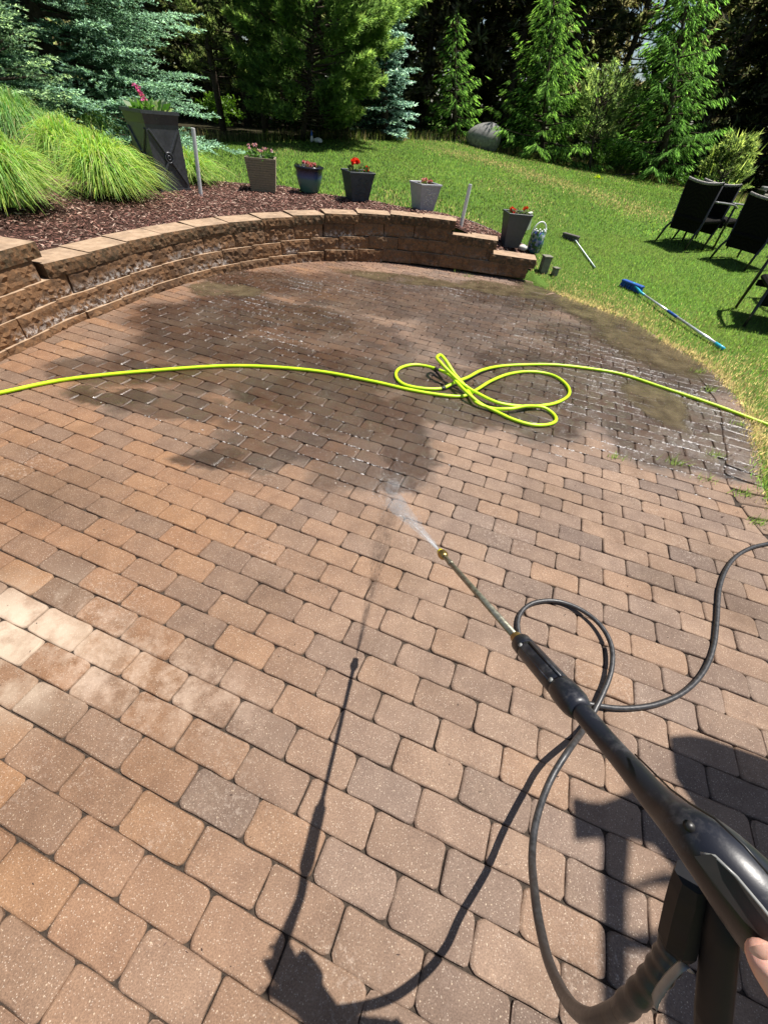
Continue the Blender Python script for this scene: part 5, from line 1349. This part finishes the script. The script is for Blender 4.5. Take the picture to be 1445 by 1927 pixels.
gpart('screw', [D(1296, 1555, .312), D(1296, 1555, .305)], .0040, MAT['frame_black'], 12)
gpart('seam', [D(1195, 1420, .395), D(1262, 1486, .338), D(1300, 1514, .312), D(1345, 1541, .290), D(1400, 1592, .273), D(1450, 1650, .262)], .0009, MAT['frame_black'], 5)
gpart('trigger_guard', [D(1365, 1690, .330), D(1355, 1760, .342), D(1348, 1840, .356), D(1341, 1915, .368), D(1338, 1950, .374)], [.012, .0138, .0142, .0146, .0142], MAT['shaded_black'], 14, squash=.75)
gpart('coupling', [D(1305, 1650, .352), D(1300, 1672, .357), D(1290, 1710, .365), D(1276, 1768, .378), D(1272, 1780, .381)], [.014, .0160, .0165, .0165, .014], MAT['shaded_black'], 8, smooth=False)
# high pressure hose: in the air down to the paving, a loop, then out to the right
hp = [D(1278, 1765, .378), D(1262, 1795, .382), D(1235, 1835, .389), D(1195, 1878, .402), D(1150, 1910, .432), D(1105, 1917, .48), D(1065, 1880, .60), D(1034, 1815, .72), D(1018, 1755, .81), D(1007, 1690, .89), D(1001, 1610, 1.02), D(1010, 1540, 1.11), D(1035, 1470, 1.20), D(1070, 1412, 1.26)]
hp += [P(1100, 1370, .03), P(1130, 1315, .03), P(1150, 1262, .035), P(1150, 1215, .035), P(1128, 1175, .03), P(1090, 1146, .02), P(1045, 1131, .012), P(1003, 1135, .012), P(979, 1155, .012), P(975, 1185, .012), P(990, 1225, .012), P(1030, 1275, .012), P(1085, 1315, .014), P(1125, 1328, .016), P(1180, 1333, .012), P(1240, 1324, .012), P(1290, 1300, .012), P(1325, 1262, .012), P(1343, 1215, .012), P(1349, 1165, .012), P(1354, 1105, .012), P(1372, 1062, .012), P(1402, 1036, .012), P(1445, 1023, .012), P(1540, 1010, .012), P(1700, 1030, .012)]
hpath = catmull(hp, 8); mb = MB(); mb.tube(hpath, .0098, 10); hh_ = mb.obj('pressure_hose', MAT['black_hose'], None, (0, 0, 0), smooth=True)
tag(hh_, 'thin black high pressure hose hanging from the gun and looped on dry pavers', 'hose')
k = 30; seg_ = hpath[0:k]; rr = np.array([.0126 - .0026 * i / k + (.0012 if (i // 2) % 2 else 0) for i in range(k)])
mb = MB(); mb.tube(seg_, rr, 14); mb.obj('strain_relief', MAT['black_hose'], hh_, smooth=True)
hp2 = [D(1300, 1830, .35), D(1285, 1818, .346), D(1262, 1838, .356), D(1240, 1868, .366), D(1232, 1885, .37)]
gpart('torn_tape', catmull(hp2, 4), np.linspace(.003, .0075, 17), MAT['arm_grey'], 6, squash=.3)

# spray from the nozzle
def water_mat(name, op):
    m = N(name); m.set(col=(.92, .95, .98), rough=.25, spec=.5); tb = m.n('BsdfTransparent'); tl_ = m.n('BsdfTranslucent'); tl_.inputs[0].default_value = (.95, .97, 1, 1)
    m1 = m.n('MixShader'); m1.inputs[0].default_value = .5; m.t.links.new(m.b.outputs[0], m1.inputs[1]); m.t.links.new(tl_.outputs[0], m1.inputs[2])
    m2 = m.n('MixShader'); m.put(m2.inputs[0], op); m.t.links.new(tb.outputs[0], m2.inputs[1]); m.t.links.new(m1.outputs[0], m2.inputs[2]); m.t.links.new(m2.outputs[0], m.out.inputs[0])
    return m.m
MAT['spray'] = water_mat('spray_water', .26)
n0 = along(-.014); hit = P(738, 940, .0); n = 1000
r = np.random.default_rng(77); dirv = hit - n0; Ld = np.linalg.norm(dirv); dv = dirv / Ld
sx_ = nrm(np.cross(dv, [0, 0, 1.0])); sy_ = np.cross(sx_, dv)
t0 = r.beta(.8, 1.5, n) * .96; ls = r.uniform(.02, .09, n); aa = r.normal(0, .042, n); bb_ = r.normal(0, .016, n)
dd_ = nrm(dv + sx_ * aa[:, None] + sy_ * bb_[:, None]); a_ = n0 + dd_ * (t0 * Ld)[:, None]; b_ = a_ + dd_ * ls[:, None]
wj = .0008 + .0012 * t0
a_[:, 2] = np.maximum(a_[:, 2], .004); b_[:, 2] = np.maximum(b_[:, 2], .004)
V, F, cc = leaf_quads(a_, b_, wj, np.ones((n, 3)), r)
nd = 2200; q = r.normal(0, 1, (nd, 3)) * [.055, .10, .03] + hit + [-.005, .03, .0]; q[:, 2] = np.abs(r.normal(0, .05, nd)) + .003
q2 = q + r.normal(0, .005, (nd, 3)); V2, F2, _ = leaf_quads(q, q2, r.uniform(.0006, .0015, nd), np.ones((nd, 3)), r)
tag(link('water_spray', mesh('water_spray', np.r_[V, V2], np.r_[F, F2 + len(V)], MAT['spray'])), 'jet of white water spray from the yellow nozzle', 'water', kind='stuff')

# fine mist: two small bodies of air full of droplets
def mist(name, pts, rr, dens, label):
    m = bpy.data.materials.new(name + '_air'); m.use_nodes = True; nt = m.node_tree
    for x in list(nt.nodes):
        if x.type == 'BSDF_PRINCIPLED': nt.nodes.remove(x)
    v = nt.nodes.new('ShaderNodeVolumeScatter'); v.inputs['Color'].default_value = (.97, .98, 1, 1); v.inputs['Anisotropy'].default_value = .2
    tn = nt.nodes.new('ShaderNodeTexNoise'); tn.inputs['Scale'].default_value = 22; tn.inputs['Detail'].default_value = 3
    mr_ = nt.nodes.new('ShaderNodeMapRange'); mr_.inputs[1].default_value = .38; mr_.inputs[2].default_value = .66; mr_.inputs[3].default_value = 0; mr_.inputs[4].default_value = dens
    g = nt.nodes.new('ShaderNodeNewGeometry'); nt.links.new(g.outputs['Position'], tn.inputs['Vector']); nt.links.new(tn.outputs[0], mr_.inputs[0]); nt.links.new(mr_.outputs[0], v.inputs['Density'])
    nt.links.new(v.outputs[0], nt.nodes['Material Output'].inputs['Volume'])
    mb = MB(); mb.tube(pts, rr, 14); o = mb.obj(name, m, None); tag(o, label, 'water', kind='stuff')
mist('spray_mist', [n0 + dirv * s for s in np.linspace(.0, .93, 10)], [.004 + .055 * s ** 1.1 for s in np.linspace(0, .93, 10)], 6.5, 'narrow fan of mist around the water jet')
mist('splash_mist', [hit + np.array([-.005, -.03 + .02 * i, .045]) for i in range(9)], [.006, .022, .034, .040, .042, .040, .034,   .022, .006], 7, 'small cloud of splash where the jet hits the pavers')

# ------------------------------------------------------------------ the hand on the gun
def skin_hand():
    chains = []
    # thumb: visible tip pointing up and left over the grip
    q = 1.0
    th_ = [(D(1700, 2060, .30 * q), .022 * q), (D(1580, 1990, .285 * q), .0165 * q), (D(1492, 1895, .272 * q), .0122 * q), (D(1452, 1832, .262 * q), .0116 * q), (D(1430, 1790, .256 * q), .0104 * q)]
    palm = [(D(1800, 2240, .34 * q), .030 * q), (D(1720, 2120, .34 * q), .032 * q), (D(1700, 2060, .335 * q), .028 * q)]
    wrist = [(np.array([.62, -.62, 1.16]), .044), (np.array([.56, -.46, 1.17]), .040), (D(1900, 2420, .32 * q), .027 * q), (D(1840, 2320, .33 * q), .026 * q)]
    fing = []
    for k in range(4):
        bx_, by_ = 1640 + 22 * k, 2010 + 50 * k
        fing.append([(D(bx_, by_, .372 * q), .0105 * q), (D(bx_ - 90, by_ + 10, .392 * q), .0098 * q), (D(bx_ - 120, by_ + 45, .375 * q), .0090 * q), (D(bx_ - 80, by_ + 66, .350 * q), .0080 * q)])
    V = []; E = []; Rr = []
    def ch(lst, start=None):
        prev = start
        for p_, r_ in lst:
            V.append(tuple(p_)); Rr.append(r_); i = len(V) - 1
            if prev is not None: E.append((prev, i))
            prev = i
        return prev
    a = ch(wrist); b = ch(palm, a); ch(th_[1:], b)
    for f in fing: ch(f, b)
    me = bpy.data.meshes.new('hand'); me.from_pydata(V, E, []); me.update()
    o = link('person', me); o['label'] = "right hand of a person with the thumb resting on the gun grip"; o['category'] = 'person'
    md = o.modifiers.new('skin', 'SKIN'); md.use_smooth_shade = True
    for i, sv in enumerate(me.skin_vertices[0].data): sv.radius = (Rr[i], Rr[i]); sv.use_root = (i == 0)
    o.modifiers.new('sub', 'SUBSURF').levels = 2; o.modifiers['sub'].render_levels = 2
    me.materials.append(MAT['skin'])
    dg = bpy.context.evaluated_depsgraph_get(); me2 = bpy.data.meshes.new_from_object(o.evaluated_get(dg)); o.modifiers.clear(); o.data = me2
    me2.materials.clear(); me2.materials.append(MAT['skin'])
    for p_ in me2.polygons: p_.use_smooth = True
    return o
hand = skin_hand()
nc = D(1437, 1797, .2455); ndir = nrm(D(1428, 1786, .245) - D(1470, 1860, .2545)); nv_ = nrm(np.array([0, 0, CH]) - nc); ns_ = nrm(np.cross(ndir, nv_)); nv_ = np.cross(ns_, ndir)
V = [nc + nv_ * .0004]; 
for k in range(20):
    a = 2 * math.pi * k / 20; V.append(nc + ndir * .0084 * math.cos(a) + ns_ * .0066 * math.sin(a) - nv_ * .0016 * math.sin(a) ** 2 - nv_ * .0008)
o = link('thumb_nail', mesh('thumb_nail', V, [(0, 1 + (k + 1) % 20, 1 + k) for k in range(20)], MAT['skin'], smooth=True), hand)

# ------------------------------------------------------------------ added deck beside the patio (out of view, shaped to cast the shade at the right)
dk = thing('shade_blocker', (2.6, 0, 0), 'added unseen deck beside the patio, seen only by its shadow', 'blocker')
def sh(px, py, z):
    g = P(px, py); return np.array([g[0] + z * SUN.x / SUN.z, g[1] + z * SUN.y / SUN.z, z])
def slab(name, outline, z, th_=.04):
    V = [sh(x, y, z) - np.array([2.6, 0, 0]) for x, y in outline]; n = len(V); V2 = [v + np.array([0, 0, th_]) for v in V]
    mb = MB(); mb.add(V + V2, [tuple(range(n))[::-1], tuple(range(n, 2 * n))] + [(i, (i + 1) % n, n + (i + 1) % n, n + i) for i in range(n)]); return mb.obj(name, MAT['blocker'], dk)
slab('shade_board', [(1266, 1385), (1300, 1383), (1330, 1388), (1360, 1398), (1445, 1428), (1700, 1500), (1900, 1750), (1600, 1720), (1400, 1640), (1276, 1460)], 2.2)
slab('shade_board', [(1083, 1500), (1105, 1508), (1130, 1510), (1160, 1500), (1190, 1484), (1240, 1470), (1500, 1660), (1500, 1720), (1300, 1660), (1240, 1590), (1180, 1575), (1088, 1580)], 2.5)
slab('shade_board', [(1140, 1560), (1188, 1570), (1180, 1680), (1180, 1800), (1185, 2100), (1140, 2100)], 3.0)
slab('shade_board', [(1180, 1665), (1250, 1640), (1330, 1650), (1330, 1665), (1240, 1665), (1184, 1682)], 2.9)
slab('shade_board', [(1180, 1760), (1235, 1750), (1330, 1740), (1330, 1800), (1240, 1790), (1182, 1790)], 2.8)
slab('shade_board', [(1300, 1640), (1700, 1720), (1900, 2200), (1310, 2200), (1250, 1880), (1280, 1780)], 2.7)
for q in ((4.2, 1.6), (4.6, -1.0)): MB().box((q[0] - 2.6, q[1], 1.5), (.12, .12, 3.0)).obj('post', MAT['blocker'], dk)
MB().box((1.75, .2, 2.65), (.12, 3.0, .16), Matrix.Rotation(rad(8), 3, 'Z')).obj('blocker_beam', MAT['blocker'], dk)
print('pavers', nsing, len(cand), 'border', nb)
